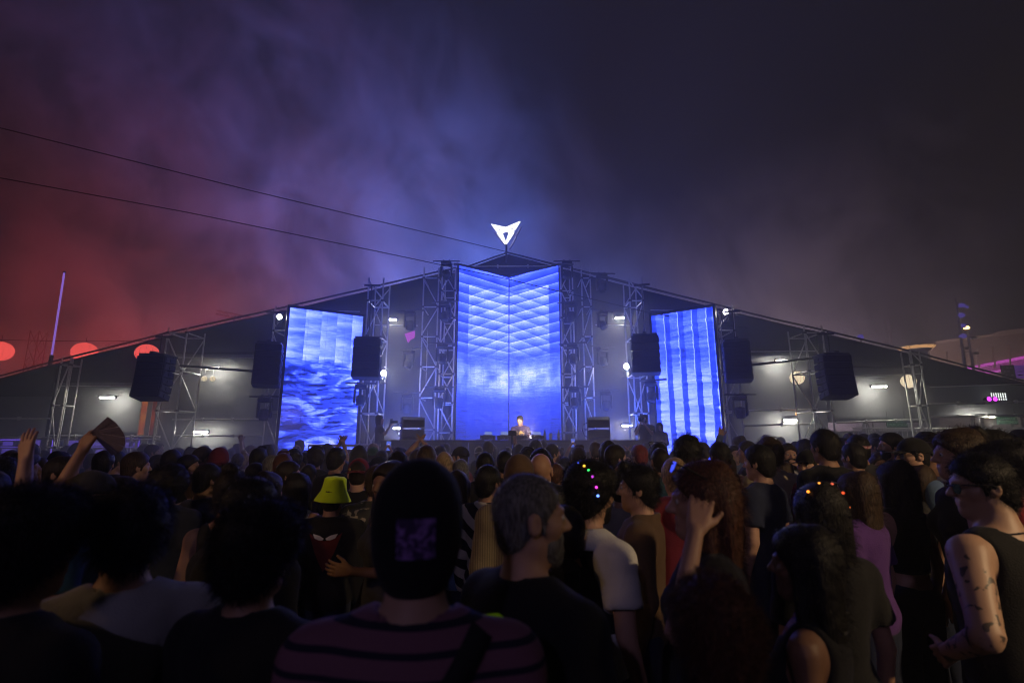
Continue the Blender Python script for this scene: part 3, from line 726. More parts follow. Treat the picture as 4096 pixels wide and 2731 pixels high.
# right: railing, parasol, exit signs
fr = empty('rear_railing', (P(3560, 1770, 18.5).x, 18.5, 0), 0, 'pale metal railing with thin bars under the right exit sign', 'railing')
xa, xb = P(3420, 1770, 18.5).x, P(4300, 1770, 18.5).x; zt = P(3560, 1712, 18.5).z
pipe('top_rail', (xa, 18.5, zt), (xb, 18.5, zt), 0.03, steel, fr); pipe('bottom_rail', (xa, 18.5, 0.95), (xb, 18.5, 0.95), 0.02, steel, fr)
for i in range(46): pipe('bar', (xa + (xb - xa) * i / 45, 18.5, 0.95 if i % 9 else 0), (xa + (xb - xa) * i / 45, 18.5, zt), 0.010, steel, fr)
up = empty('closed_parasol', (P(3473, 1770, 18.9).x, 18.9, 0), 0, 'closed white parasol behind the right railing', 'parasol')
prof = [(0.02, 2.72), (0.07, 2.65), (0.17, 2.1), (0.24, 1.5), (0.22, 1.45)]
ps = MB(); vs = []; fs = []; nn = 24
for (r_, z_) in prof:
    for k in range(nn):
        rr = r_ * (1.0 if k % 2 else 0.72); vs.append((rr * math.cos(2 * math.pi * k / nn), rr * math.sin(2 * math.pi * k / nn), z_))
for i in range(len(prof) - 1):
    for k in range(nn): fs.append((i * nn + k, i * nn + (k + 1) % nn, (i + 1) * nn + (k + 1) % nn, (i + 1) * nn + k))
ps.add(vs, fs).build('canopy', mat('white_canvas', (0.75, 0.74, 0.72), 0.8), up)
MB().tube([(0, 0, 0), (0, 0, 2.8)], 0.022, 8).build('pole', steel, up); MB().lathe([(0.25, 0), (0.25, 0.06), (0.05, 0.1)], 12).build('base', steel_dark, up)
def text_mesh(name, body, size, material, parent, mw, extr=0.004, align='CENTER'):
    cu = bpy.data.curves.new(name, 'FONT'); cu.body = body; cu.size = size; cu.extrude = extr; cu.align_x = align; cu.align_y = 'CENTER'; cu.space_line = 1.0
    to = bpy.data.objects.new(name, cu); COL.objects.link(to)
    dg = bpy.context.evaluated_depsgraph_get(); me = bpy.data.meshes.new_from_object(to.evaluated_get(dg))
    bpy.data.objects.remove(to); me.materials.clear()
    return link(name, me, parent, material, mw)
for (px, py, lab) in ((3588, 1692, 'green emergency exit sign above the right railing'), (4030, 1681, 'dim green exit sign at the far right edge')):
    c = P(px, py, 16.7); r = empty('exit_sign', c, 0, lab, 'sign', 'green exit signs')
    MB().box(-0.34, 0.34, 0, 0.03, -0.14, 0.14).build('plate', mat('exit_green_plate', (0.012, 0.05, 0.03), 0.7), r, 0.004)
    text_mesh('lettering', 'SALIDA DE\nEMERGENCIA', 0.115, glow('exit_letters', (0.15, 0.45, 0.22), 0.30), r, T(0, -0.006, 0.0) @ RX(90))
    MB().box(-0.3, -0.28, 0.005, 0.02, 0.141, 0.40).build('hanger', steel_dark, r); MB().box(0.28, 0.3, 0.005, 0.02, 0.141, 0.40).build('hanger', steel_dark, r)
# magenta par lamps and crate lamp far right
for px, lab in ((3938, 'left one of two magenta lamps in the far right bay'), (3962, 'right one of two magenta lamps in the far right bay')):
    r = empty('par_lamp', P(px, 1597, 16.5), 0, lab, 'stage lamp', 'magenta lamps in the far right bay')
    MB().lathe([(0.06, 0), (0.085, 0.1), (0.09, 0.16)], 12, RX(90)).build('housing', black, r); MB().lathe([(0.02, 0.0), (0.075, 0.005)], 12, T(0, -0.162, 0) @ RX(90)).build('lens', glow('magenta_lamp', (0.8, 0.05, 1.0), 3.0), r)
    MB().box(-0.02, 0.02, -0.03, 0.3, -0.14, -0.1).build('bracket', black, r)
r = empty('lit_window_box', P(3998, 1585, 16.6), R(-10), 'small bright white caged light box in the far right bay', 'light box')
MB().box(-0.2, 0.2, 0, 0.06, -0.12, 0.12).build('panel', glow('white_box_light', (0.95, 1.0, 0.95), 1.6), r)
for i in range(7): MB().box(-0.2 + i * 0.066 - 0.006, -0.2 + i * 0.066 + 0.006, -0.03, -0.004, -0.13, 0.13).build('cage_bar', black, r)
for z in (-0.06, 0.02, 0.09): MB().box(-0.21, 0.21, -0.04, -0.031, z, z + 0.015).build('cage_bar', black, r)
# surface behind left tower, its magenta light put in as emission
r = empty('magenta_lit_surface', P(1640, 1320, 16.6), 0, 'small surface with painted magenta light high behind the photographer', 'banner')
pts = [(P(*q, 16.6) - r.location) for q in ((1618, 1335), (1660, 1322), (1658, 1350), (1640, 1360), (1632, 1372))]
MB().prism([(q.x, q.z) for q in pts], 0, 0.02).build('sheet', glow('magenta_light_sheet', (0.62, 0.08, 0.75), 0.75), r)
# rear hoarding
hh = empty('rear_hoarding', (0, 22.5, 0), 0, 'dark hoarding fence running behind the whole stage', 'fence')
hm = MB().box(-1.24, 1.24, 0, 0.05, 0.02, 2.3).mesh('board'); hm.materials.append(mat('hoarding', (0.05, 0.045, 0.05), 0.8, 0, 0.3, 2))
for i in range(-12, 13): link('board', hm, hh, None, T(i * 2.5, 0, 0))
for i in range(-12, 13): MB().box(-0.04, 0.04, 0.055, 0.13, 0, 2.4).build('post', steel_dark, hh, mw=T(i * 2.5 + 1.25, 0, 0))

# ---- far left: lattice mast, crane jib
def lattice(name, a, b, w, n, lab, cat):
    a = Vector(a); b = Vector(b); r = empty(name, a, 0, lab, cat); d = b - a; up_ = Vector((0, 0, 1)) if abs(d.normalized().z) < 0.7 else Vector((1, 0, 0))
    s = d.normalized().cross(up_).normalized() * w; t = d.normalized().cross(s).normalized() * w
    cs = [s + t, s - t, -s - t, -s + t]
    m_ = mat('rust_red_steel', (0.16, 0.06, 0.05), 0.6, 0.3)
    for c in cs: MB().tube([c, c + d], 0.03, 4).build('chord', m_, r)
    for i in range(n):
        for k in range(4):
            MB().tube([cs[k] + d * (i / n), cs[(k + 1) % 4] + d * ((i + 1) / n)], 0.018, 4).build('lacing', m_, r)
    return r
lattice('lattice_mast', (P(135, 1480, 24).x, 24, 0), P(157, 1325, 24), 0.22, 9, 'red lit lattice mast behind the far left roof', 'mast')
r = lattice('crane_jib', P(868, 1251, 26), P(1010, 1278, 26), 0.10, 9, 'small lattice boom sticking out over the left roof', 'boom')
MB().tube([P(938, 1265, 26) - r.location, Vector((P(938, 1265, 26).x - r.location.x, 0, -r.location.z))], 0.06, 6).build('column', steel_dark, r)
# ---- far right: building, kiosk, masts, lamp trees
bd = empty('concrete_building', (P(4000, 1500, 52).x, 52, 0), 0, 'long concrete building with a magenta light band at the far right', 'building')
conc = mat('concrete', (0.30, 0.24, 0.22), 0.8, 0, 0.3, 0.25, 0.3, 3)
def quad_prism(pts, y0, y1, name, material, parent):
    q = [(P(*p, 52) - parent.location) for p in pts]; return MB().prism([(v_.x, v_.z) for v_ in q], y0, y1).build(name, material, parent)
quad_prism([(3735, 1372), (4300, 1300), (4300, 1560), (3735, 1560)], 0.5, 12, 'wall', conc, bd)
quad_prism([(3735, 1366), (3960, 1338), (3988, 1326), (4300, 1290), (4300, 1306), (3735, 1374)], -0.3, 12.5, 'parapet', mat('concrete_light', (0.42, 0.36, 0.33), 0.8, 0, 0.25, 0.3), bd)
quad_prism([(3880, 1466), (4300, 1384), (4300, 1396), (3890, 1476)], 0.3, 0.48, 'light_band', glow('magenta_band', (0.85, 0.10, 0.75), 0.9), bd)
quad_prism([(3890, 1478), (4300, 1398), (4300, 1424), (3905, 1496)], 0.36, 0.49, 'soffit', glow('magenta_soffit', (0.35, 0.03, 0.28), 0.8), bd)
quad_prism([(3925, 1492), (4300, 1425), (4300, 1433), (3930, 1500)], 0.3, 0.48, 'light_band', glow('magenta_band', (0.85, 0.10, 0.75), 0.9), bd)
for k in range(6): quad_prism([(3800 + k * 62, 1404 - k * 7), (3806 + k * 62, 1403 - k * 7), (3806 + k * 62, 1470), (3800 + k * 62, 1470)], 0.25, 0.49, 'pilaster', conc, bd)
for (a, b, lab) in ((4012, 4058, 'left one of two dark lettered boards at the right edge'), (4064, 4150, 'purple-lit lettered board at the right edge')):
    c = P((a + b) / 2, 1486, 24); w_ = (b - a) / F_PX * 24; r = empty('menu_board', (c.x, 24, 0), R(-6), lab, 'sign', 'lettered boards')
    MB().box(-w_ / 2, w_ / 2, 0, 0.06, c.z - 0.32, c.z + 0.32).build('board', mat('board_dark', (0.06, 0.05, 0.06), 0.6) if a < 4060 else glow('board_purple', (0.10, 0.03, 0.22), 0.8), r)
    for s in (-1, 1): MB().box(s * w_ * 0.4 - 0.03, s * w_ * 0.4 + 0.03, 0.062, 0.12, 0, c.z + 0.3).build('post', steel_dark, r)
    for j in range(3):
        for i in range(3):
            if (i + j) % 3: MB().box(-w_ * 0.4 + i * w_ * 0.27, -w_ * 0.4 + i * w_ * 0.27 + w_ * 0.2, -0.008, -0.002, c.z + 0.16 - j * 0.17, c.z + 0.2 - j * 0.17).build('printed_line', mat('board_print', (0.5, 0.48, 0.5), 0.7), r)
kc = P(3665, 1390, 30); ki = empty('round_kiosk', (kc.x, 30, 0), 0, 'round canopy glowing orange above the right roof', 'canopy')
MB().lathe([(0.78, kc.z - 0.10), (0.92, kc.z + 0.03), (0.95, kc.z + 0.03), (0.82, kc.z - 0.10)], 28).build('lit_rim', glow('orange_rim', (1.0, 0.50, 0.18), 1.1), ki, smooth=True)
for k in range(12):
    t = k * math.pi / 6; MB().tube([(0.78 * math.cos(t), 0.78 * math.sin(t), kc.z - 0.11), (0.97 * math.cos(t), 0.97 * math.sin(t), kc.z + 0.05)], 0.02, 4).build('rib', steel_dark, ki)
MB().lathe([(0.5, 0), (0.5, kc.z - 0.35), (0.8, kc.z - 0.14)], 20).build('core', steel_dark, ki)
c = P(3553, 1280, 34); r = empty('slender_mast', (c.x, 34, 0), 0, 'slender bare mast above the right roof', 'mast')
MB().tube([(0, 0, 0), (-0.05, 0, c.z)], 0.12, 6).build('pole', conc, r); MB().box(-0.25, 0.25, -0.1, 0.1, c.z - 0.9, c.z - 0.75).build('crossarm', conc, r); MB().lathe([(0.1, 0), (0.25, 0.1), (0.1, 0.22)], 10, T(0, 0, c.z - 2.4)).build('lamp', conc, r)
# lamp tree with violet bowl lamps
lt = empty('lamp_tree', (P(3838, 1430, 24).x, 24, 0), 0, 'tall pole hung with violet bowl lamps at the right', 'lamp post')
zt = P(3820, 1195, 24).z; xo = P(3838, 1430, 24).x
MB().tube([(0, 0, 0), (P(3821, 1195, 24).x - xo, 0, zt)], [0.10, 0.05], 8).build('pole', steel_dark, lt)
bowl = glow('violet_bowl', (0.10, 0.07, 0.50), 0.7)
for (px, py, rp) in ((3846, 1222, 14), (3842, 1262, 16), (3852, 1303, 13), (3850, 1345, 15), (3868, 1228, 7), (3895, 1352, 11), (3868, 1392, 9), (3905, 1413, 10)):
    c = P(px, py, 24) - lt.location; rr = rp / F_PX * 24
    b_ = MB().lathe([(rr * 0.15, rr * 0.75), (rr * 0.6, rr * 0.6), (rr, 0.0), (rr * 0.7, -rr * 0.45), (rr * 0.1, -rr * 0.6)], 14).build('bowl_lamp', bowl if py < 1350 else lens, lt, mw=T(c.x, 0, c.z), smooth=True)
    MB().tube([(0, 0, rr * 0.3), (P(3821 + (py - 1195) * 0.07, py, 24).x - xo - c.x, 0, rr * 0.9)], 0.02, 5).build('arm', steel_dark, b_)
sl = empty('street_lamp', (P(3880, 1440, 27).x, 27, 0), 0, 'street lamp with a small orange light beside the violet lamp tree', 'street lamp')
c = P(3868, 1318, 27) - sl.location
MB().tube([(0, 0, 0), (c.x, 0, c.z)], [0.10, 0.06], 8).build('pole', steel_dark, sl); MB().lathe([(0.05, 0), (0.14, 0.06), (0.11, 0.16), (0.03, 0.2)], 10, T(c.x - 0.05, -0.05, c.z)).build('lamp', glow('orange_lamp', (1.0, 0.55, 0.16), 14), sl, smooth=True)
r = empty('violet_bulb', P(3442, 1348, 22), 0, 'single small violet bulb lamp over the right roof', 'lamp'); MB().lathe([(0.04, 0.12), (0.11, 0.08), (0.12, -0.05), (0.03, -0.14)], 12).build('bulb', bowl, r, smooth=True); MB().tube([(0, 0.0, -0.1), (0, 0, -r.location.z)], 0.03, 5).build('pole', steel_dark, r)
r = empty('amber_beacon', P(3187, 1654, 16.3), 0, 'tiny amber warning light above the low right tube light', 'lamp'); MB().lathe([(0.03, -0.05), (0.04, 0.0), (0.02, 0.05)], 10).build('bulb', glow('amber', (1.0, 0.35, 0.08), 6), r, smooth=True); MB().box(-0.05, 0.05, 0.0, 0.7, -0.09, -0.055).build('bracket', black, r)

# ================================================================== LIGHT AND SMOKE
def uplight(x, y, col, power, lab, spread=150, tilt=(0, 0), z=0.35):  # hidden lamps added to colour the smoke and stage haze
    r = empty('uplight', (x, y, 0), 0, lab, 'stage lamp', 'uplights added to light smoke and stage')
    MB().lathe([(0.16, 0.0), (0.2, 0.05), (0.22, z - 0.03), (0.2, z - 0.03), (0.1, 0.06)], 14).build('housing', black, r)
    ld = bpy.data.lights.new('added_uplight_lamp', 'SPOT'); ld.energy = power; ld.color = col; ld.spot_size = R(spread); ld.spot_blend = 0.8; ld.shadow_soft_size = 0.18
    lo = bpy.data.objects.new('added_uplight_lamp', ld); COL.objects.link(lo); lo.parent = r; lo.location = (0, 0, z); lo.rotation_euler = (R(180 + tilt[0]), R(tilt[1]), 0)
    return r
uplight(-0.6, 20.6, (0.07, 0.19, 1.0), 13000, 'added wide blue uplight behind the centre screen', 120)
uplight(0.6, 21.2, (0.09, 0.21, 1.0), 44000, 'added narrow blue uplight leaning left behind the centre screen', 75, (0, -24))
uplight(-8.0, 23.5, (0.58, 0.34, 0.60), 6500, 'added violet uplight behind the left bays')
uplight(-19.0, 24.5, (1.0, 0.11, 0.11), 6500, 'added red uplight behind the far left roof')
uplight(13.0, 25.0, (0.56, 0.38, 0.48), 7500, 'added mauve uplight behind the right bays', 170)

def added_lamp_post(x, y, h, col, power, lab, aim, cone):  # out-of-view lamps
    r = empty('added_lamp_post', (x, y, 0), 0, lab, 'lamp post')
    MB().tube([(0, 0, 0), (0, 0, h)], [0.07, 0.045], 8).build('pole', steel_dark, r); MB().lathe([(0.04, 0), (0.22, -0.10), (0.2, -0.10), (0.03, -0.02)], 14, T(0, 0, h)).build('shade', black, r)
    b_ = MB().lathe([(0.02, 0.06), (0.06, 0.0), (0.03, -0.06)], 10, T(0, 0, h - 0.14)).build('bulb', glow('added_lamp_bulb', (1.0, 0.72, 0.36), 5), r, smooth=True)
    ld = bpy.data.lights.new('lamp', 'SPOT'); ld.energy = power; ld.color = col; ld.shadow_soft_size = 0.12; ld.spot_size = R(cone); ld.spot_blend = 0.8
    lo = bpy.data.objects.new('lamp', ld); COL.objects.link(lo); lo.parent = r; lo.location = (0, 0, h - 0.32)
    lo.rotation_euler = Vector((0, 0, -1)).rotation_difference((Vector(aim) - Vector((x, y, h - 0.32))).normalized()).to_euler()
added_lamp_post(5.5, -1.0, 3.9, (1.0, 0.70, 0.38), 1100, 'assumed unseen warm lamp post lighting the crowd from the right', (2.4, 3.2, 1.4), 62)  # unseen lamp, assumed from the warm light on the right crowd
added_lamp_post(-2.5, -7.0, 6.0, (0.58, 0.47, 0.95), 330, 'added violet fill lamp on a tall mast behind the audience', (0, 8, 1.4), 60)  # unseen fill light added to lift the crowd
added_lamp_post(-5.2, -0.5, 3.7, (1.0, 0.58, 0.28), 260, 'assumed unseen warm lamp post lighting the near left crowd', (-1.7, 3.0, 1.4), 50)  # unseen lamp, assumed from the orange light on the near left people

hz = bpy.data.materials.new('haze_air'); n = NT(hz)
pv = n.new('ShaderNodeVolumePrincipled'); pv.inputs['Color'].default_value = (0.9, 0.9, 0.92, 1); pv.inputs['Density'].default_value = 0.005; pv.inputs['Anisotropy'].default_value = 0.0
o_ = n.new('ShaderNodeOutputMaterial'); n.L.new(pv.outputs[0], o_.inputs['Volume'])
tag(MB().box(-75, 75, -30, 75, -1, 34).build('haze', hz), 'thin haze hanging over the whole square', kind='stuff')

sm = bpy.data.materials.new('drifting_smoke'); n = NT(sm)
tc = n.new('ShaderNodeTexCoord'); sp = n.new('ShaderNodeSeparateXYZ'); n.L.new(tc.outputs['Object'], sp.inputs[0])
X_, Y_, Z_ = sp.outputs
wob = n.noise(tc.outputs['Object'], 0.09, 3, 0.3)
big = n.noise(n.comb(n.m('ADD', n.m('MULTIPLY', X_, 0.8), n.m('MULTIPLY', Z_, 0.25)), n.m('MULTIPLY', Y_, 0.8), n.m('SUBTRACT', n.m('MULTIPLY', Z_, 0.55), n.m('MULTIPLY', X_, 0.25))), 0.25, 7, 1.2, 0.64)
# bank 1: everything drifting up and to the left of the stage
def side(x0, z0, x1, z1):
    L_ = math.hypot(x1 - x0, z1 - z0); nx, nz = -(z1 - z0) / L_, (x1 - x0) / L_
    return n.m('ADD', n.m('MULTIPLY', n.m('SUBTRACT', X_, x0), nx), n.m('MULTIPLY', n.m('SUBTRACT', Z_, z0), nz))
s1 = n.m('ADD', side(4.6, 13.5, -6.0, 27.0), n.m('MULTIPLY', n.m('SUBTRACT', wob, 0.5), 8.0))
b1 = n.ss(s1, -2.5, 4.5)
s2 = n.m('ADD', n.m('MULTIPLY', side(2.0, 9.0, 24.0, 24.0), -1.0), n.m('MULTIPLY', n.m('SUBTRACT', wob, 0.5), 10.0))
b2 = n.m('MULTIPLY', n.m('MULTIPLY', n.m('MULTIPLY', n.ss(s2, -2.0, 6.0), n.m('SUBTRACT', 1.0, n.ss(Z_, 10.0, 24.0))), n.ss(X_, -4.0, 8.0)), n.m('SUBTRACT', 1.0, n.ss(X_, 17.0, 25.0)))
dn = n.m('MULTIPLY', n.m('ADD', n.m('MULTIPLY', b1, 1.0), n.m('MULTIPLY', b2, 1.2)), n.m('ADD', 0.06, n.m('MULTIPLY', n.ss(big, 0.43, 0.61), 1.8)))
dn = n.m('MULTIPLY', n.m('MULTIPLY', dn, n.m('SUBTRACT', 1.0, n.m('MULTIPLY', n.ss(Z_, 16.0, 30.0), 0.65))), 0.085)
pv = n.new('ShaderNodeVolumePrincipled'); pv.inputs['Color'].default_value = (0.92, 0.92, 0.92, 1); n.L.new(dn, pv.inputs['Density'])
o_ = n.new('ShaderNodeOutputMaterial'); n.L.new(pv.outputs[0], o_.inputs['Volume'])
tag(MB().box(-48, 48, 20.2, 38, 0.05, 32).build('smoke', sm), 'drifting stage smoke lit red, violet and blue behind the stage', kind='stuff')

fg = bpy.data.materials.new('stage_fog'); n = NT(fg)
tc = n.new('ShaderNodeTexCoord'); sp = n.new('ShaderNodeSeparateXYZ'); n.L.new(tc.outputs['Object'], sp.inputs[0]); X_, Y_, Z_ = sp.outputs
fo = n.m('MULTIPLY', n.m('SUBTRACT', 1.0, n.ss(n.m('ABSOLUTE', X_), 9.0, 19.0)), n.m('SUBTRACT', 1.0, n.ss(Z_, 4.5, 9.0)))
fo = n.m('MULTIPLY', fo, n.ss(Y_, 4.5, 11.0)); fo = n.m('MULTIPLY', fo, n.m('ADD', 0.35, n.noise(tc.outputs['Object'], 0.5, 2, 0.6)))
lf = n.m('MULTIPLY', n.m('SUBTRACT', 1.0, n.ss(Z_, 1.3, 2.5)), n.m('MULTIPLY', n.ss(Y_, 4.3, 6.5), n.m('SUBTRACT', 1.0, n.ss(Y_, 10.2, 11.4))))
lf = n.m('MULTIPLY', lf, n.m('SUBTRACT', 1.0, n.m('MULTIPLY', n.ss(X_, 0.5, 4.0), 0.7)))
lf = n.m('MULTIPLY', lf, n.m('MULTIPLY', n.noise(tc.outputs['Object'], 0.8, 2, 0.5), 0.22))
pv = n.new('ShaderNodeVolumePrincipled'); pv.inputs['Color'].default_value = (0.92, 0.92, 0.94, 1); n.L.new(n.m('ADD', lf, n.m('MULTIPLY', fo, 0.045)), pv.inputs['Density'])
o_ = n.new('ShaderNodeOutputMaterial'); n.L.new(pv.outputs[0], o_.inputs['Volume'])
tag(MB().box(-19.5, 19.5, 4.2, 17.9, 0.06, 9.5).build('stage_smoke', fg), 'thin smoke drifting round the stage and its screens', kind='stuff')

sm.cycles.volume_step_rate = 2.5; fg.cycles.volume_step_rate = 2.5
for (x, y, lab) in ((-2.75, 14.2, 'added blue wash lamp on the stage floor left of the centre screen'), (2.75, 14.2, 'added blue wash lamp on the stage floor right of the centre screen')):
    r = uplight(x, y, (0.05, 0.12, 1.0), 1300, lab, 130); r.location.z = 0.852  # added lamps that turn the stage fog and towers blue
# small footlight added on the counter to light the performer from the front
fl = empty('footlight', (0.48, 11.62, 1.862), 0, 'small footlight added on the counter to light the performer', 'stage lamp')
aim = (Vector((0.2, 12.55, 2.25)) - Vector((0.48, 11.62, 1.93))).normalized(); q = Vector((0, 0, -1)).rotation_difference(aim).to_matrix().to_4x4()
MB().lathe([(0.02, 0.05), (0.04, 0.04), (0.045, -0.03), (0.04, -0.03), (0.035, 0.02)], 12).build('housing', black, fl, mw=T(0, 0, 0.07) @ q)
MB().box(-0.03, 0.03, -0.02, 0.02, 0.0, 0.03).build('foot', black, fl)
ld = bpy.data.lights.new('spot', 'SPOT'); ld.energy = 330; ld.color = (1.0, 0.84, 0.78); ld.spot_size = R(75); ld.spot_blend = 0.6; ld.shadow_soft_size = 0.03
lo = bpy.data.objects.new('spot', ld); COL.objects.link(lo); lo.parent = fl; lo.matrix_local = T(0, 0, 0.07) @ q @ T(0, 0, -0.02)
# street lamp added to light the far building
sl2 = empty('street_lamp', (P(3990, 1500, 44).x, 44, 0), 0, 'added street lamp lighting the far concrete building', 'street lamp')
MB().tube([(0, 0, 0), (0, 0, 6.4)], [0.1, 0.06], 8).build('pole', steel_dark, sl2); MB().lathe([(0.05, 0.0), (0.3, -0.08), (0.28, -0.1), (0.04, -0.02)], 12, T(0, 0, 6.5)).build('shade', black, sl2)
ld = bpy.data.lights.new('lamp', 'POINT'); ld.energy = 2600; ld.color = (1.0, 0.62, 0.48); ld.shadow_soft_size = 0.15
lo = bpy.data.objects.new('lamp', ld); COL.objects.link(lo); lo.parent = sl2; lo.location = (0, 0.2, 6.2)
# ================================================================== PEOPLE: implicit surfaces meshed with surface nets
class Grid:
    def __init__(s, xs, ys, zs):
        s.xs, s.ys, s.zs = [np.asarray(q, np.float32) for q in (xs, ys, zs)]
        s.F = np.full((len(xs), len(ys), len(zs)), 1.0, np.float32)
    def sl(s, lo, hi, m):
        r = []
        for ax, a, b in zip((s.xs, s.ys, s.zs), lo, hi):
            r.append((max(0, int(np.searchsorted(ax, a - m)) - 1), min(len(ax), int(np.searchsorted(ax, b + m)) + 1)))
        return r
    def pts(s, r):
        return s.xs[r[0][0]:r[0][1], None, None], s.ys[None, r[1][0]:r[1][1], None], s.zs[None, None, r[2][0]:r[2][1]]
    def blend(s, fn, lo, hi, k=0.02):
        r = s.sl(lo, hi, k + 0.03); S_ = tuple(slice(a, b) for a, b in r)
        if any(b - a < 1 for a, b in r): return
        d = fn(*s.pts(r)); F = s.F[S_]
        s.F[S_] = smin(F, d, k)
    def cone(s, a, b, ra, rb, k=0.02, sq=(1, 1, 1)):
        a = np.array(a, np.float32); b = np.array(b, np.float32); m = max(ra, rb)
        s.blend(lambda x, y, z: sd_cone(x, y, z, a, b, ra, rb), np.minimum(a, b) - m, np.maximum(a, b) + m, k)
    def ell(s, c, r, k=0.02):
        c = np.array(c, np.float32); r = np.array(r, np.float32)
        s.blend(lambda x, y, z: sd_ell(x, y, z, c, r), c - r, c + r, k)
    def nets(s):
        F = s.F; I = F < 0
        c = np.zeros(tuple(n - 1 for n in F.shape), np.int8)
        for i in (0, 1):
            for j in (0, 1):
                for k in (0, 1):
                    c += I[i:F.shape[0] - 1 + i, j:F.shape[1] - 1 + j, k:F.shape[2] - 1 + k]
        act = np.argwhere((c > 0) & (c < 8)); n = len(act)
        idx = np.full(c.shape, -1, np.int32); idx[tuple(act.T)] = np.arange(n)
        acc = np.zeros((n, 3), np.float32); cnt = np.zeros(n, np.float32)
        ax = (s.xs, s.ys, s.zs); C8 = [(i, j, k) for i in (0, 1) for j in (0, 1) for k in (0, 1)]
        val = {q: F[act[:, 0] + q[0], act[:, 1] + q[1], act[:, 2] + q[2]] for q in C8}
        pos = [[ax[d][act[:, d]], ax[d][act[:, d] + 1]] for d in range(3)]
        for q in C8:
            for d in range(3):
                if q[d] == 0:
                    q2 = tuple(1 if e == d else q[e] for e in range(3)); a, b = val[q], val[q2]
                    m = (a < 0) != (b < 0); t = np.where(m, a / np.where(m, a - b, 1), 0)
                    for e in range(3):
                        p = pos[e][0] + t * (pos[e][1] - pos[e][0]) if e == d else pos[e][q[e]]
                        acc[:, e] += np.where(m, p, 0)
                    cnt += m
        V = acc / cnt[:, None]; Q = []
        for d in range(3):
            e, f = (d + 1) % 3, (d + 2) % 3
            A = [slice(None)] * 3; B = [slice(None)] * 3; A[d] = slice(0, -1); B[d] = slice(1, None)
            ia, ib = I[tuple(A)], I[tuple(B)]; x = np.argwhere(ia != ib)
            x = x[(x[:, e] > 0) & (x[:, f] > 0) & (x[:, e] < F.shape[e] - 1) & (x[:, f] < F.shape[f] - 1)]
            flip = ~ia[tuple(x.T)]
            def cell(de, df):
                y = x.copy(); y[:, e] += de; y[:, f] += df; return idx[tuple(y.T)]
            q = np.stack([cell(-1, -1), cell(0, -1), cell(0, 0), cell(-1, 0)], 1)
            q[flip] = q[flip][:, ::-1]; Q.append(q)
        Q = np.concatenate(Q); return V, Q[(Q >= 0).all(1)]
def smin(a, b, k):
    h = np.maximum(k - np.abs(a - b), 0) / k; return np.minimum(a, b) - h * h * k * 0.25
def smax(a, b, k): return -smin(-a, -b, k)
def sd_cone(x, y, z, a, b, ra, rb):
    ba = b - a; L2 = float(ba @ ba) + 1e-9
    t = np.clip(((x - a[0]) * ba[0] + (y - a[1]) * ba[1] + (z - a[2]) * ba[2]) / L2, 0, 1)
    return np.sqrt((x - a[0] - t * ba[0]) ** 2 + (y - a[1] - t * ba[1]) ** 2 + (z - a[2] - t * ba[2]) ** 2) - (ra + (rb - ra) * t)
def sd_ell(x, y, z, c, r):
    px, py, pz = x - c[0], y - c[1], z - c[2]
    k0 = np.sqrt((px / r[0]) ** 2 + (py / r[1]) ** 2 + (pz / r[2]) ** 2)
    k1 = np.sqrt((px / r[0] ** 2) ** 2 + (py / r[1] ** 2) ** 2 + (pz / r[2] ** 2) ** 2)
    return k0 * (k0 - 1) / np.maximum(k1, 1e-6)
def ticks(lo, hi, coarse, fine=()):
    out = [lo]
    while out[-1] < hi:
        st_ = coarse
        for (a, b, s_) in fine:
            if a - coarse * 0.6 <= out[-1] <= b: st_ = min(st_, s_)
        out.append(out[-1] + st_)
    return out
def wnoise(p, f, seed, n=5):
    r = np.random.RandomState(seed); o = np.zeros(len(p))
    for i in range(n):
        k = r.normal(size=3); k = k / np.linalg.norm(k) * f * r.uniform(0.6, 1.6); o += np.sin(p @ k + r.uniform(0, 6.28))
    return o / n
def displace(me, amp, f, seed, up_only=False):
    n = len(me.vertices); co = np.empty(n * 3, np.float32); no = np.empty(n * 3, np.float32)
    me.vertices.foreach_get('co', co); me.vertices.foreach_get('normal', no); co = co.reshape(-1, 3); no = no.reshape(-1, 3)
    w = wnoise(co, f, seed) * 0.7 + wnoise(co, f * 2.3, seed + 1) * 0.5
    if up_only: w = np.maximum(w, 0)
    me.vertices.foreach_set('co', (co + no * (w * amp)[:, None]).astype(np.float32).ravel()); me.update()

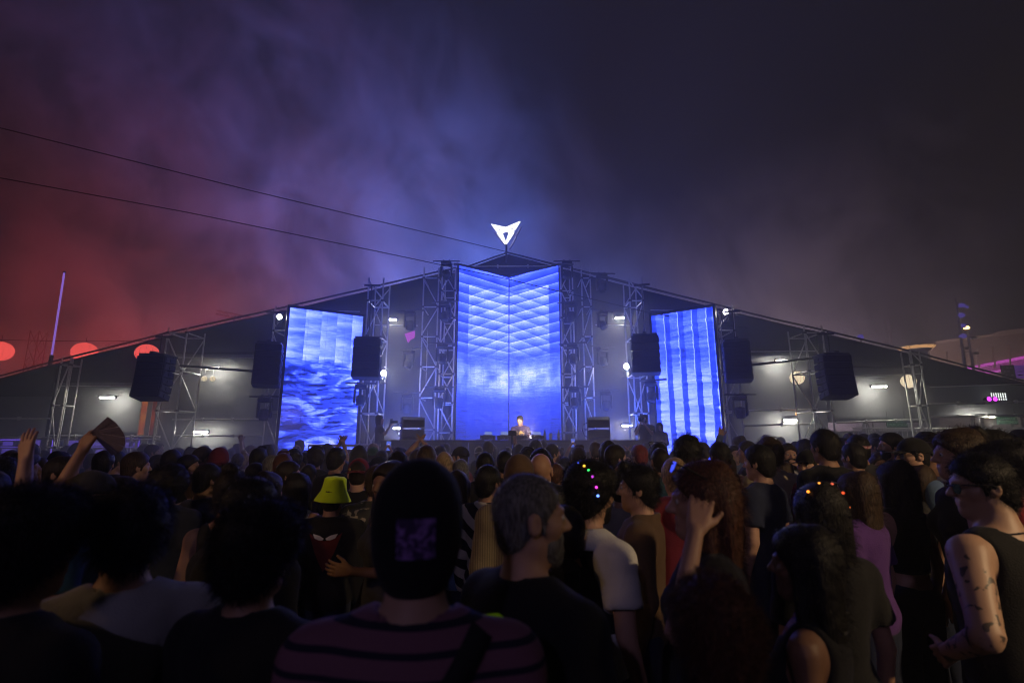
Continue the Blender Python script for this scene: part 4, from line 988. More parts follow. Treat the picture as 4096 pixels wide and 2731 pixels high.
HC = 1.632              # height of the head centre of the 1.75 m figure
def head_sdf(x, y, z):
    """head about its own centre, face towards +y"""
    E = lambda c, r: sd_ell(x, y, z, np.array(c, np.float32), np.array(r, np.float32))
    K = lambda a, b, ra, rb: sd_cone(x, y, z, np.array(a, np.float32), np.array(b, np.float32), ra, rb)
    d = E((0, -0.014, 0.027), (0.074, 0.094, 0.090))
    d = smin(d, E((0, 0.020, -0.042), (0.058, 0.066, 0.074)), 0.035)
    d = smin(d, K((-0.05, -0.005, -0.065), (0, 0.052, -0.098), 0.018, 0.022), 0.03); d = smin(d, K((0.05, -0.005, -0.065), (0, 0.052, -0.098), 0.018, 0.022), 0.03)
    d = smin(d, K((0, 0.063, -0.099), (0, 0.066, -0.095), 0.019, 0.019), 0.02)
    for s in (-1, 1):
        d = smin(d, K((s * 0.045, 0.048, -0.020), (s * 0.05, 0.035, -0.018), 0.022, 0.022), 0.025)
        d = smin(d, K((s * 0.012, 0.084, 0.020), (s * 0.045, 0.068, 0.024), 0.011, 0.010), 0.014)
    for s in (-1, 1):
        d = smax(d, -K((s * 0.031, 0.097, 0.004), (s * 0.034, 0.095, 0.004), 0.015, 0.015), 0.014)
        d = smin(d, K((s * 0.031, 0.073, 0.003), (s * 0.032, 0.073, 0.003), 0.0125, 0.0125), 0.004)
    d = smin(d, K((0, 0.082, 0.014), (0, 0.108, -0.026), 0.008, 0.0125), 0.012)
    for s in (-1, 1): d = smin(d, K((s * 0.011, 0.095, -0.031), (s * 0.012, 0.090, -0.030), 0.0085, 0.008), 0.008)
    d = smin(d, K((-0.02, 0.080, -0.057), (0.02, 0.080, -0.057), 0.0075, 0.0075), 0.010); d = smin(d, K((-0.017, 0.079, -0.069), (0.017, 0.079, -0.069), 0.0085, 0.0085), 0.008)
    for s in (-1, 1):
        e = sd_ell(x, y, z, np.array((s * 0.080, -0.016, -0.008), np.float32), np.array((0.011, 0.020, 0.032), np.float32))
        e = smax(e, -sd_ell(x, y, z, np.array((s * 0.092, -0.012, -0.004), np.float32), np.array((0.010, 0.010, 0.018), np.float32)), 0.006)
        d = smin(d, e, 0.010)
    return d
ARM = {   # elbow, wrist for the right (+x) arm, palm direction
    'down': ((0.235, -0.03, 1.12), (0.245, 0.04, 0.875), (-1, 0, 0)), 'bent': ((0.235, -0.02, 1.13), (0.11, 0.24, 1.17), (-1, 0, 0.2)),
    'up': ((0.29, 0.06, 1.62), (0.23, 0.08, 1.885), (0, 1, 0)), 'phone': ((0.20, 0.20, 1.47), (0.07, 0.32, 1.72), (-1, 0, 0)),
    'clap': ((0.25, 0.10, 1.60), (0.05, 0.16, 1.84), (-1, 0, 0)), 'camera': ((0.21, 0.14, 1.24), (0.065, 0.27, 1.47), (-1, 0, 0)),
    'deck': ((0.25, 0.10, 1.16), (0.19, 0.36, 1.10), (0, 0, -1)), 'brow': ((0.31, 0.13, 1.30), (0.16, 0.04, 1.56), (-1, -0.2, 0)),
    'out': ((0.34, 0.10, 1.20), (0.36, 0.34, 1.14), (0, 0, -1)), 'mouth': ((0.22, 0.12, 1.22), (0.05, 0.20, 1.47), (-1, -0.4, 0)),
    'fan': ((0.26, 0.12, 1.60), (0.30, 0.20, 1.86), (0, 1, 0)), 'akimbo': ((0.34, -0.10, 1.16), (0.20, 0.10, 1.02), (-1, 0, 0))}
BUILD = {'m': dict(sh=0.185, ch=0.160, dp=0.112, wa=0.140, hi=0.160, nk=0.056, ar=1.0), 'f': dict(sh=0.160, ch=0.140, dp=0.105, wa=0.118, hi=0.168, nk=0.047, ar=0.82),
         'b': dict(sh=0.208, ch=0.188, dp=0.140, wa=0.175, hi=0.180, nk=0.064, ar=1.2)}
def arm_pts(pose, s, B):
    e, w, pn = ARM[pose]; sh = Vector((s * B['sh'], -0.012, 1.395))
    if pose in ('up', 'clap', 'fan', 'phone', 'brow'): sh.z += 0.03
    dx = B['sh'] - 0.185
    return sh, Vector((s * (e[0] + dx), e[1], e[2])), Vector((s * (w[0] + dx * 0.5), w[1], w[2])), Vector((s * pn[0], pn[1], pn[2])).normalized()
def torso(G, B, o=0.0, k=0.05, legs=False):
    G.ell((0, 0.005, 1.27), (B['ch'] + o, B['dp'] + o, 0.19 + o), k); G.ell((0, 0.0, 1.08), (B['wa'] + o, B['dp'] * 0.9 + o, 0.18 + o), k); G.ell((0, -0.01, 0.94), (B['hi'] + o, B['dp'] * 1.03 + o, 0.13 + o), k)
    for s in (-1, 1):
        G.cone((s * 0.03, -0.03, 1.450), (s * B['sh'], -0.015, 1.388), 0.046 + o, 0.050 * B['ar'] ** 0.5 + o, k)
        if B is BUILD['f']: G.ell((s * 0.065, 0.085, 1.27), (0.058 + o, 0.05 + o, 0.058 + o), 0.03)
    G.ell((0, -0.035, 1.36), (B['ch'] * 0.95 + o, 0.075 + o, 0.10 + o), k)
def hand(G, W, D, N_, curl, s):
    D = D.normalized(); N_ = (N_ - D * N_.dot(D)).normalized(); L_ = D.cross(N_).normalized() * s
    for i, (off, ln) in enumerate(((0.030, 0.066), (0.010, 0.076), (-0.010, 0.071), (-0.029, 0.055))):
        k0 = W + L_ * off * 0.6 + D * 0.012; k1 = W + L_ * off + D * (0.088 - abs(off) * 0.25)
        G.cone(k0, k1, 0.0155, 0.0115, 0.010)
        a = k1; dd = D.copy(); spread = L_ * off * 1.6
        for q in range(3):
            ang = curl * (0.5 + 0.4 * q); dd2 = (D * math.cos(ang) + N_ * math.sin(ang) + spread * (4.2 if curl < 0.3 else 2.0)).normalized()
            b = a + dd2 * ln * (0.48, 0.31, 0.24)[q]; G.cone(a, b, 0.0098 - 0.0012 * q, 0.0090 - 0.0012 * q, 0.004); a = b
    t0 = W + L_ * 0.020 + D * 0.02; t1 = W + L_ * 0.050 + D * 0.052 + N_ * 0.012; t2 = t1 + (D * 0.8 + L_ * 0.35 + N_ * 0.5 * curl).normalized() * 0.045
    G.cone(t0, t1, 0.015, 0.011, 0.010); G.cone(t1, t2, 0.0105, 0.0085, 0.004)
BODY, CLOTH, HAIR = {}, {}, {}
def head_m(hy, hp): return T(0, 0.0, HC - 0.10) @ RZ(hy) @ RX(hp) @ T(0, 0.0, 0.10)
def body_mesh(arms, build, hy, hp, fine=True):
    key = (arms, build, hy, hp, fine)
    if key in BODY: return BODY[key]
    B = BUILD[build]; ap = [arm_pts(arms[0], -1, B), arm_pts(arms[1], 1, B)]
    fx, fy, fz = [(-0.10, 0.10, 0.0075 if fine else 0.010)], [(-0.12, 0.14, 0.0085 if fine else 0.011)], [(1.47, 1.78, 0.0075 if fine else 0.010)]
    hs = 0.0058
    lo = [-0.42, -0.26, -0.01]; hi = [0.42, 0.30, 1.80]
    for (pose, (sh, e, w, pn)) in zip(arms, ap):
        D = (w - e).normalized(); c = w + D * 0.09
        for i, f in enumerate((fx, fy, fz)):
            if pose not in ('down', 'akimbo') or fine: f.append((c[i] - 0.115, c[i] + 0.115, hs if pose != 'down' else 0.008))
            lo[i] = min(lo[i], c[i] - 0.14); hi[i] = max(hi[i], c[i] + 0.14)
    G = Grid(ticks(lo[0], hi[0], 0.022, fx), ticks(lo[1], hi[1], 0.022, fy), ticks(lo[2], hi[2], 0.026, fz))
    torso(G, B)
    for s in (-1, 1):
        G.cone((s * 0.088, -0.01, 0.90), (s * 0.10, 0.01, 0.50), 0.085, 0.056, 0.03); G.cone((s * 0.10, 0.01, 0.50), (s * 0.105, -0.02, 0.09), 0.056, 0.042, 0.03)
        G.cone((s * 0.105, -0.04, 0.045), (s * 0.12, 0.13, 0.035), 0.042, 0.036, 0.03)
    for s, (sh, e, w, pn), pose in zip((-1, 1), ap, arms):
        q = B['ar']; G.cone(sh, e, 0.054 * q, 0.041 * q, 0.035); G.cone(e, w, 0.041 * q, 0.028 * q ** 0.5, 0.012)
        hand(G, w, w - e, pn, {'up': 0.25, 'fan': 0.9, 'phone': 0.8, 'camera': 1.0, 'clap': 0.15, 'brow': 0.35, 'mouth': 1.0, 'bent': 0.8}.get(pose, 0.45), s)
    mw = head_m(hy, hp); inv = np.array(mw.inverted(), np.float32)
    nk = mw @ Vector((0, -0.018, -0.055)); G.cone((0, -0.038, 1.40), nk, B['nk'] * 1.12, B['nk'], 0.04)
    def hf(x, y, z):
        return head_sdf(inv[0, 0] * x + inv[0, 1] * y + inv[0, 2] * z + inv[0, 3], inv[1, 0] * x + inv[1, 1] * y + inv[1, 2] * z + inv[1, 3], inv[2, 0] * x + inv[2, 1] * y + inv[2, 2] * z + inv[2, 3])
    c = mw.translation; G.blend(hf, np.array(c) - 0.15, np.array(c) + 0.15, 0.022)
    me = np_mesh('body', *G.nets()); BODY[key] = me; return me
def shirt_mesh(arms, build, kind, seed=0):
    key = (arms, build, kind, seed)
    if key in CLOTH: return CLOTH[key]
    B = BUILD[build]; ap = [arm_pts(arms[0], -1, B), arm_pts(arms[1], 1, B)]
    o = {'tee': 0.016, 'tank': 0.008, 'long': 0.018, 'jacket': 0.028, 'hoodie': 0.032, 'crop': 0.009}[kind]
    lo = [-0.44, -0.26, 0.80]; hi = [0.44, 0.30, 1.60]
    for (sh, e, w, pn) in ap:
        for i in range(3): lo[i] = min(lo[i], e[i] - 0.1, w[i] - 0.1 if kind in ('long', 'jacket', 'hoodie') else e[i] - 0.1); hi[i] = max(hi[i], e[i] + 0.1, w[i] + 0.1 if kind in ('long', 'jacket', 'hoodie') else 0)
    G = Grid(*[ticks(a, b, 0.0145) for a, b in zip(lo, hi)])
    torso(G, B, o, 0.06)
    if kind != 'tank' and kind != 'crop':
        for s, (sh, e, w, pn) in zip((-1, 1), ap):
            q = B['ar']
            if kind == 'tee':
                m = sh.lerp(e, 0.66); d = (e - sh).normalized()
                r_ = G.sl(np.minimum(sh, e) - 0.1, np.maximum(sh, e) + 0.1, 0.05); S_ = tuple(slice(a, b) for a, b in r_); x, y, z = G.pts(r_)
                c = sd_cone(x, y, z, np.array(sh), np.array(e), 0.054 * q + 0.012, 0.058 * q + 0.030)
                c = np.maximum(c, (x - m.x) * d.x + (y - m.y) * d.y + (z - m.z) * d.z)
                G.F[S_] = smin(G.F[S_], c.astype(np.float32), 0.035)
            else:
                G.cone(sh, e, 0.054 * q + o, 0.046 * q + o, 0.04); w2 = e.lerp(w, 0.94); G.cone(e, w2, 0.046 * q + o, 0.034 * q + o * 0.9, 0.015)
    x, y, z = G.xs[:, None, None], G.ys[None, :, None], G.zs[None, None, :]
    hem = {'crop': 1.10}.get(kind, 0.86 if kind != 'tank' else 0.90)
    F = np.maximum(G.F, hem - z)
    if kind == 'tank' or kind == 'crop':
        for s in (-1, 1): F = smax(F, -sd_ell(x, y, z, np.array((s * (B['sh'] + 0.035), 0.0, 1.36)), np.array((0.085, 0.16, 0.15))), 0.02)
        F = smax(F, -sd_ell(x, y, z, np.array((0, 0.03, 1.50)), np.array((0.095, 0.15, 0.125))), 0.02)
    else:
        F = smax(F, -sd_ell(x, y, z, np.array((0, -0.005, 1.515)), np.array((0.078, 0.085, 0.072 if kind != 'jacket' else 0.06))), 0.012)
        if kind in ('jacket', 'hoodie', 'long'):   # collar roll
            ang = np.sqrt((x / 1.0) ** 2 + ((y + 0.02) / 1.05) ** 2); cz = 1.462 - (y + 0.02) * 0.28
            F = smin(F, np.sqrt((ang - 0.082) ** 2 + ((z - cz) * 0.7) ** 2) - (0.016 if kind != 'hoodie' else 0.026), 0.012)
    if kind == 'hoodie': F = smin(F, sd_ell(x, y, z, np.array((0, -0.14, 1.40)), np.array((0.11, 0.055, 0.10))), 0.03)
    G.F = F.astype(np.float32); me = np_mesh('shirt', *G.nets()); displace(me, 0.012 if kind != 'tank' else 0.003, 13, seed + 3, True); displace(me, 0.005 if kind != 'tank' else 0.002, 38, seed + 9, True)
    CLOTH[key] = me; return me
def trouser_mesh(build):
    if build in CLOTH: return CLOTH[build]
    B = BUILD[build]; G = Grid(ticks(-0.28, 0.28, 0.022), ticks(-0.22, 0.22, 0.022), ticks(0.03, 1.06, 0.026))
    G.ell((0, -0.01, 0.94), (B['hi'] + 0.008, B['dp'] * 1.03 + 0.008, 0.14), 0.04)
    for s in (-1, 1): G.cone((s * 0.088, -0.01, 0.90), (s * 0.10, 0.01, 0.50), 0.095, 0.070, 0.03); G.cone((s * 0.10, 0.01, 0.50), (s * 0.105, -0.02, 0.08), 0.070, 0.062, 0.03)
    G.F = np.maximum(G.F, 0.06 - G.zs[None, None, :]).astype(np.float32); me = np_mesh('trousers', *G.nets()); displace(me, 0.006, 18, 2, True); CLOTH[build] = me; return me
def hair_mesh(style, seed=0, res=0.0085):
    key = (style, seed)
    if key in HAIR: return HAIR[key]
    ext = {'long': 0.42, 'longwide': 0.46, 'bob': 0.2, 'hood': 0.2}.get(style, 0.16)
    G = Grid(ticks(-0.19, 0.19, res), ticks(-0.22, 0.20, res), ticks(-ext, 0.26, res)); x, y, z = G.xs[:, None, None], G.ys[None, :, None], G.zs[None, None, :]
    E = lambda c, r: sd_ell(x, y, z, np.array(c, np.float32), np.array(r, np.float32))
    K = lambda a, b, ra, rb: sd_cone(x, y, z, np.array(a, np.float32), np.array(b, np.float32), ra, rb)
    t = {'short': 0.013, 'buzz': 0.004, 'quiff': 0.014, 'curly': 0.030, 'afro': 0.052, 'messy': 0.022, 'long': 0.016, 'longwide': 0.022, 'bun': 0.010, 'bob': 0.020, 'balding': 0.006, 'mop': 0.026, 'undercut': 0.014, 'bald': 0.001,
         'beard': 0, 'cap': 0.014, 'beanie': 0.016, 'durag': 0.014, 'hood': 0.035, 'tiedfront': 0.014}.get(style, 0.014)
    amp, fr = {'curly': (0.010, 70), 'afro': (0.008, 60), 'messy': (0.008, 50), 'mop': (0.009, 38), 'short': (0.0035, 60), 'quiff': (0.004, 50), 'long': (0.004, 40), 'longwide': (0.006, 34)}.get(style, (0.002, 50))
    skull = E((0, -0.014, 0.029), (0.076 + t, 0.096 + t, 0.092 + t))
    front = lambda a, b: (a + b * y - z) * 0.68
    if style == 'beard':
        d = smin(E((0, 0.024, -0.062), (0.061, 0.070, 0.066)), K((0, 0.064, -0.104), (0, 0.066, -0.11), 0.024, 0.022), 0.03)
        d = smax(d, (z + 0.035 - 0.0 * y), 0.012); d = smax(d, -(y + 0.012 + (z + 0.06) * 0.3), 0.01); d = smax(d, -K((-0.017, 0.10, -0.062), (0.017, 0.10, -0.062), 0.015, 0.015), 0.006)
        tache = K((-0.024, 0.079, -0.050), (0.024, 0.079, -0.050), 0.0075, 0.0075); d = smin(d, tache, 0.008)
        amp, fr = 0.003, 80
    elif style in ('cap', 'beanie', 'durag'):
        d = E((0, -0.014, 0.032), (0.078 + t, 0.098 + t, 0.094 + t))
        if style == 'cap':
            d = smax(d, (0.028 + 0.10 * y - z), 0.006)
            brim = np.maximum(E((0, 0.085, 0.042), (0.086, 0.10, 0.5)), np.abs(z - 0.040 + 3.0 * x * x + 0.15 * (y - 0.08)) - 0.004); brim = np.maximum(brim, 0.05 - y); d = smin(d, brim, 0.006)
            d = smin(d, E((0, -0.014, 0.032 + 0.094 + t), (0.01, 0.01, 0.006)), 0.004)
        elif style == 'beanie':
            d = E((0, -0.018, 0.045), (0.080 + t, 0.100 + t, 0.100 + t)); d = smax(d, (-0.02 + 0.35 * y - z), 0.008)
            band = smax(E((0, -0.016, 0.02), (0.086 + t, 0.105 + t, 0.10)), np.abs(z - 0.02 - 0.35 * y) - 0.03, 0.008); d = smin(d, band, 0.004)
        else:
            d = smin(E((0, -0.016, 0.058), (0.074 + t, 0.092 + t, 0.094)), E((0, -0.03, -0.03), (0.083, 0.082, 0.10)), 0.06); d = smax(d, (-0.09 + 1.0 * y - z) * 0.7, 0.008)
        amp, fr = 0.0015, 40
    elif style == 'hood':
        d = smin(skull, E((0, -0.05, -0.09), (0.12, 0.10, 0.13)), 0.06); d = smax(d, -E((0, 0.10, -0.03), (0.068, 0.10, 0.105)), 0.015); amp, fr = 0.006, 22
    else:
        d = skull; nape = E((0, -0.055, -0.048), (0.060 + t * 0.6, 0.048 + t * 0.6, 0.062)); 
        if style in ('undercut', 'balding', 'buzz'): nape = E((0, -0.052, -0.045), (0.062, 0.046, 0.055))
        d = smin(d, nape, 0.035)
        if style == 'quiff': d = smin(d, K((-0.03, 0.065, 0.12), (0.03, 0.06, 0.125), 0.032, 0.028), 0.03)
        if style == 'undercut': d = smin(d, E((0, -0.01, 0.10), (0.078, 0.10, 0.05)), 0.02)
        if style == 'mop': d = smin(d, E((0, 0.0, 0.07), (0.108, 0.125, 0.085)), 0.03)
        if style == 'tiedfront': d = smin(d, K((0, 0.05, 0.10), (0, 0.11, 0.075), 0.03, 0.012), 0.03)
        d = smax(d, front(-0.032, 1.15) if style not in ('curly', 'afro', 'mop') else front(-0.055, 1.1), 0.014)
        if style in ('short', 'quiff', 'buzz', 'undercut', 'messy'):
            for s in (-1, 1): d = smin(d, smax(K((s * 0.071, 0.012, 0.02), (s * 0.069, 0.014, -0.03), 0.012, 0.007), -z - 0.04, 0.01), 0.01)
        if style == 'balding': d = smax(d, -E((0, 0.03, 0.115), (0.05, 0.085, 0.06)), 0.02)
        if style in ('long', 'longwide'):
            w = 1.0 if style == 'long' else 1.25
            fall = E((0, -0.072, -0.12), (0.092 * w, 0.050, 0.26)); d = smin(d, fall, 0.05)
            for s in (-1, 1): d = smin(d, K((s * 0.075, -0.005, 0.03), (s * 0.088 * w, -0.01, -0.26), 0.024, 0.022), 0.03)
        if style == 'bob':
            d = smin(d, E((0, -0.04, -0.07), (0.10, 0.075, 0.09)), 0.04)
            d = smax(d, -E((0, 0.10, -0.03), (0.062, 0.09, 0.11)), 0.015)
        if style == 'bun': d = smin(d, E((0, -0.05, 0.135), (0.046, 0.046, 0.042)), 0.015)
    G.F = np.broadcast_to(d, G.F.shape).astype(np.float32).copy(); me = np_mesh('hair', *G.nets()); displace(me, amp, fr, seed + 11); HAIR[key] = me; return me
def strands_mesh(me, n, ln, seed, drop=0.6, curl=0.0):
    r = np.random.RandomState(seed); nv = len(me.vertices); co = np.empty(nv * 3, np.float32); no = np.empty(nv * 3, np.float32)
    me.vertices.foreach_get('co', co); me.vertices.foreach_get('normal', no); co = co.reshape(-1, 3); no = no.reshape(-1, 3)
    i = r.randint(0, nv, n); p = co[i] + r.normal(scale=0.003, size=(n, 3)); nn = no[i]; L = ln * r.uniform(0.4, 1.3, (n, 1))
    dn = np.array([0, -0.25, -1.0]) * drop; d1 = nn * 0.7 + dn * 0.5 + r.normal(scale=0.35, size=(n, 3)); d1 /= np.linalg.norm(d1, axis=1, keepdims=True)
    d2 = d1 * 0.7 + dn + r.normal(scale=0.3 + curl, size=(n, 3)) - nn * 0.15; d2 /= np.linalg.norm(d2, axis=1, keepdims=True)
    s = np.cross(d1, r.normal(size=(n, 3))); s /= np.linalg.norm(s, axis=1, keepdims=True); w = 0.00065
    q0, q1, q2 = p - nn * 0.003, p + d1 * L * 0.5, p + d1 * L * 0.5 + d2 * L * 0.5
    V = np.stack([q0 - s * w, q0 + s * w, q1 - s * w * 0.8, q1 + s * w * 0.8, q2 - s * w * 0.25, q2 + s * w * 0.25], 1).reshape(-1, 3); b = np.arange(n)[:, None] * 6
    return np_mesh('strands', V, np.concatenate([b + np.array([[0, 1, 3, 2]]), b + np.array([[2, 3, 5, 4]])]))
_eye = None
def eye_mesh():
    global _eye
    if _eye is None:
        _eye = MB().lathe([(0.002, 0.0118), (0.006, 0.0103), (0.0105, 0.0055), (0.0118, 0.0), (0.0105, -0.0055), (0.005, -0.0107)], 12, RX(-90)).mesh('eye', smooth=True)
    return _eye
def eye_mat():
    if 'eye_ball' in MATS: return MATS['eye_ball']
    m = bpy.data.materials.new('eye_ball'); n = NT(m); tc = n.new('ShaderNodeTexCoord'); sp = n.new('ShaderNodeSeparateXYZ'); n.L.new(tc.outputs['Object'], sp.inputs[0])
    c = n.mix(n.ss(sp.outputs[1], 0.0098, 0.0102), (0.55, 0.52, 0.5, 1), (0.02, 0.012, 0.008, 1)); b = n.new('ShaderNodeBsdfPrincipled'); n.L.new(c, b.inputs['Base Color']); b.inputs['Roughness'].default_value = 0.15
    o = n.new('ShaderNodeOutputMaterial'); n.L.new(b.outputs[0], o.inputs[0]); MATS['eye_ball'] = m; return m

SKIN = [mat('skin_fair', (0.46, 0.27, 0.19), 0.5, 0, 0.12, 25, 0.1, 300), mat('skin_tan', (0.36, 0.20, 0.13), 0.5, 0, 0.12, 25, 0.1, 300), mat('skin_brown', (0.20, 0.105, 0.065), 0.5, 0, 0.12, 25, 0.1, 300)]
HAIRC = {'black': (0.010, 0.009, 0.009), 'dark': (0.018, 0.013, 0.010), 'brown': (0.05, 0.030, 0.018), 'auburn': (0.09, 0.035, 0.02), 'blond': (0.32, 0.22, 0.12), 'grey': (0.16, 0.155, 0.15), 'red': (0.20, 0.03, 0.03)}
def hair_mat(c):
    k = 'hair_' + c
    if k in MATS: return MATS[k]
    m = bpy.data.materials.new(k); n = NT(m); tc = n.new('ShaderNodeTexCoord'); mp = n.new('ShaderNodeMapping'); mp.inputs['Scale'].default_value = (1, 1, 0.13); n.L.new(tc.outputs['Object'], mp.inputs[0])
    f = n.noise(mp.outputs[0], 190, 4, 0.4); col = HAIRC[c]; cc = n.mix(n.ss(f, 0.35, 0.68), tuple(q * 0.45 for q in col) + (1,), tuple(q * 1.5 for q in col) + (1,))
    b = n.new('ShaderNodeBsdfPrincipled'); n.L.new(cc, b.inputs['Base Color']); b.inputs['Roughness'].default_value = 0.5; b.inputs['Specular IOR Level'].default_value = 0.28
    bp = n.new('ShaderNodeBump'); bp.inputs['Strength'].default_value = 0.9; bp.inputs['Distance'].default_value = 0.006; n.L.new(f, bp.inputs['Height']); n.L.new(bp.outputs[0], b.inputs['Normal'])
    o = n.new('ShaderNodeOutputMaterial'); n.L.new(b.outputs[0], o.inputs[0]); MATS[k] = m; return m
CLOTHC = {'black': (0.012, 0.012, 0.013), 'navy': (0.018, 0.024, 0.055), 'charcoal': (0.04, 0.04, 0.045), 'grey': (0.22, 0.22, 0.22), 'white': (0.62, 0.61, 0.60), 'pale': (0.34, 0.34, 0.34), 'beige': (0.34, 0.29, 0.21), 'red': (0.30, 0.03, 0.035), 'maroon': (0.17, 0.02, 0.035),
          'blue': (0.10, 0.16, 0.30), 'teal': (0.05, 0.13, 0.16), 'olive': (0.09, 0.085, 0.045), 'yellow': (0.5, 0.36, 0.09), 'brown': (0.10, 0.06, 0.035), 'green': (0.03, 0.16, 0.06), 'pink': (0.42, 0.17, 0.19), 'purple': (0.10, 0.04, 0.20), 'lime': (0.68, 0.95, 0.015), 'cream': (0.5, 0.45, 0.36), 'violet': (0.085, 0.05, 0.19)}
def cloth_mat(c): return mat('cloth_' + c, CLOTHC[c], 0.85, 0, 0.18, 12, 0.35, 160, 0.06, 0.2)
def striped(name, ca, cb, freq, duty, axis=2, warp=0.02, ang=0.0):
    if name in MATS: return MATS[name]
    m = bpy.data.materials.new(name); n = NT(m); tc = n.new('ShaderNodeTexCoord'); sp = n.new('ShaderNodeSeparateXYZ'); n.L.new(tc.outputs['Object'], sp.inputs[0])
    w = n.noise(tc.outputs['Object'], 5.0, 2); co = n.m('ADD', n.m('ADD', sp.outputs[axis], n.m('MULTIPLY', sp.outputs[0], ang)), n.m('MULTIPLY', w, warp))
    f = n.m('FRACT', n.m('MULTIPLY', co, freq)); st_ = n.m('MULTIPLY', n.ss(f, 0.0, 0.03), n.m('SUBTRACT', 1.0, n.ss(f, duty, duty + 0.03)))
    c = n.mix(st_, (*ca, 1), (*cb, 1)); b = n.new('ShaderNodeBsdfPrincipled'); n.L.new(c, b.inputs['Base Color']); b.inputs['Roughness'].default_value = 0.85; b.inputs['Specular IOR Level'].default_value = 0.2
    bp = n.new('ShaderNodeBump'); bp.inputs['Strength'].default_value = 0.3; bp.inputs['Distance'].default_value = 0.01; n.L.new(n.noise(tc.outputs['Object'], 120, 3), bp.inputs['Height']); n.L.new(bp.outputs[0], b.inputs['Normal'])
    o = n.new('ShaderNodeOutputMaterial'); n.L.new(b.outputs[0], o.inputs[0]); MATS[name] = m; return m
def blotched(name, ca, cb, scale, lo, hi, dist=0.8):
    if name in MATS: return MATS[name]
    m = bpy.data.materials.new(name); n = NT(m); tc = n.new('ShaderNodeTexCoord')
    c = n.mix(n.ss(n.noise(tc.outputs['Object'], scale, 3, dist), lo, hi), (*ca, 1), (*cb, 1)); b = n.new('ShaderNodeBsdfPrincipled'); n.L.new(c, b.inputs['Base Color']); b.inputs['Roughness'].default_value = 0.8
    o = n.new('ShaderNodeOutputMaterial'); n.L.new(b.outputs[0], o.inputs[0]); MATS[name] = m; return m
striped('shirt_pink_stripe', (0.20, 0.09, 0.125), (0.02, 0.018, 0.035), 25, 0.27, 2, 0.006)
striped('shirt_bw_stripe', (0.55, 0.50, 0.42), (0.012, 0.012, 0.014), 6.5, 0.52, 2, 0.03, 0.55)
striped('jacket_cord', (0.20, 0.16, 0.10), (0.11, 0.085, 0.05), 70, 0.4, 0, 0.004)
blotched('shirt_camo', (0.03, 0.03, 0.026), (0.30, 0.26, 0.19), 14, 0.52, 0.60)
blotched('shirt_check', (0.55, 0.42, 0.12), (0.24, 0.18, 0.07), 22, 0.45, 0.55)
def tattoo_skin():
    m = bpy.data.materials.new('skin_tattoo'); n = NT(m); tc = n.new('ShaderNodeTexCoord'); sp = n.new('ShaderNodeSeparateXYZ'); n.L.new(tc.outputs['Object'], sp.inputs[0])
    f = n.m('MULTIPLY', n.ss(n.noise(tc.outputs['Object'], 15, 4, 1.5), 0.55, 0.60), n.m('MULTIPLY', n.ss(n.m('ABSOLUTE', sp.outputs[0]), 0.19, 0.23), n.ss(n.m('SUBTRACT', 1.42, sp.outputs[2]), 0.0, 0.02)))
    c = n.mix(n.m('MULTIPLY', f, 0.9), (0.46, 0.28, 0.19, 1), (0.03, 0.028, 0.03, 1)); b = n.new('ShaderNodeBsdfPrincipled'); n.L.new(c, b.inputs['Base Color']); b.inputs['Roughness'].default_value = 0.5
    o = n.new('ShaderNodeOutputMaterial'); n.L.new(b.outputs[0], o.inputs[0]); MATS['skin_tattoo'] = m
tattoo_skin()
def get_cloth(c): return MATS[c] if c in MATS else cloth_mat(c)

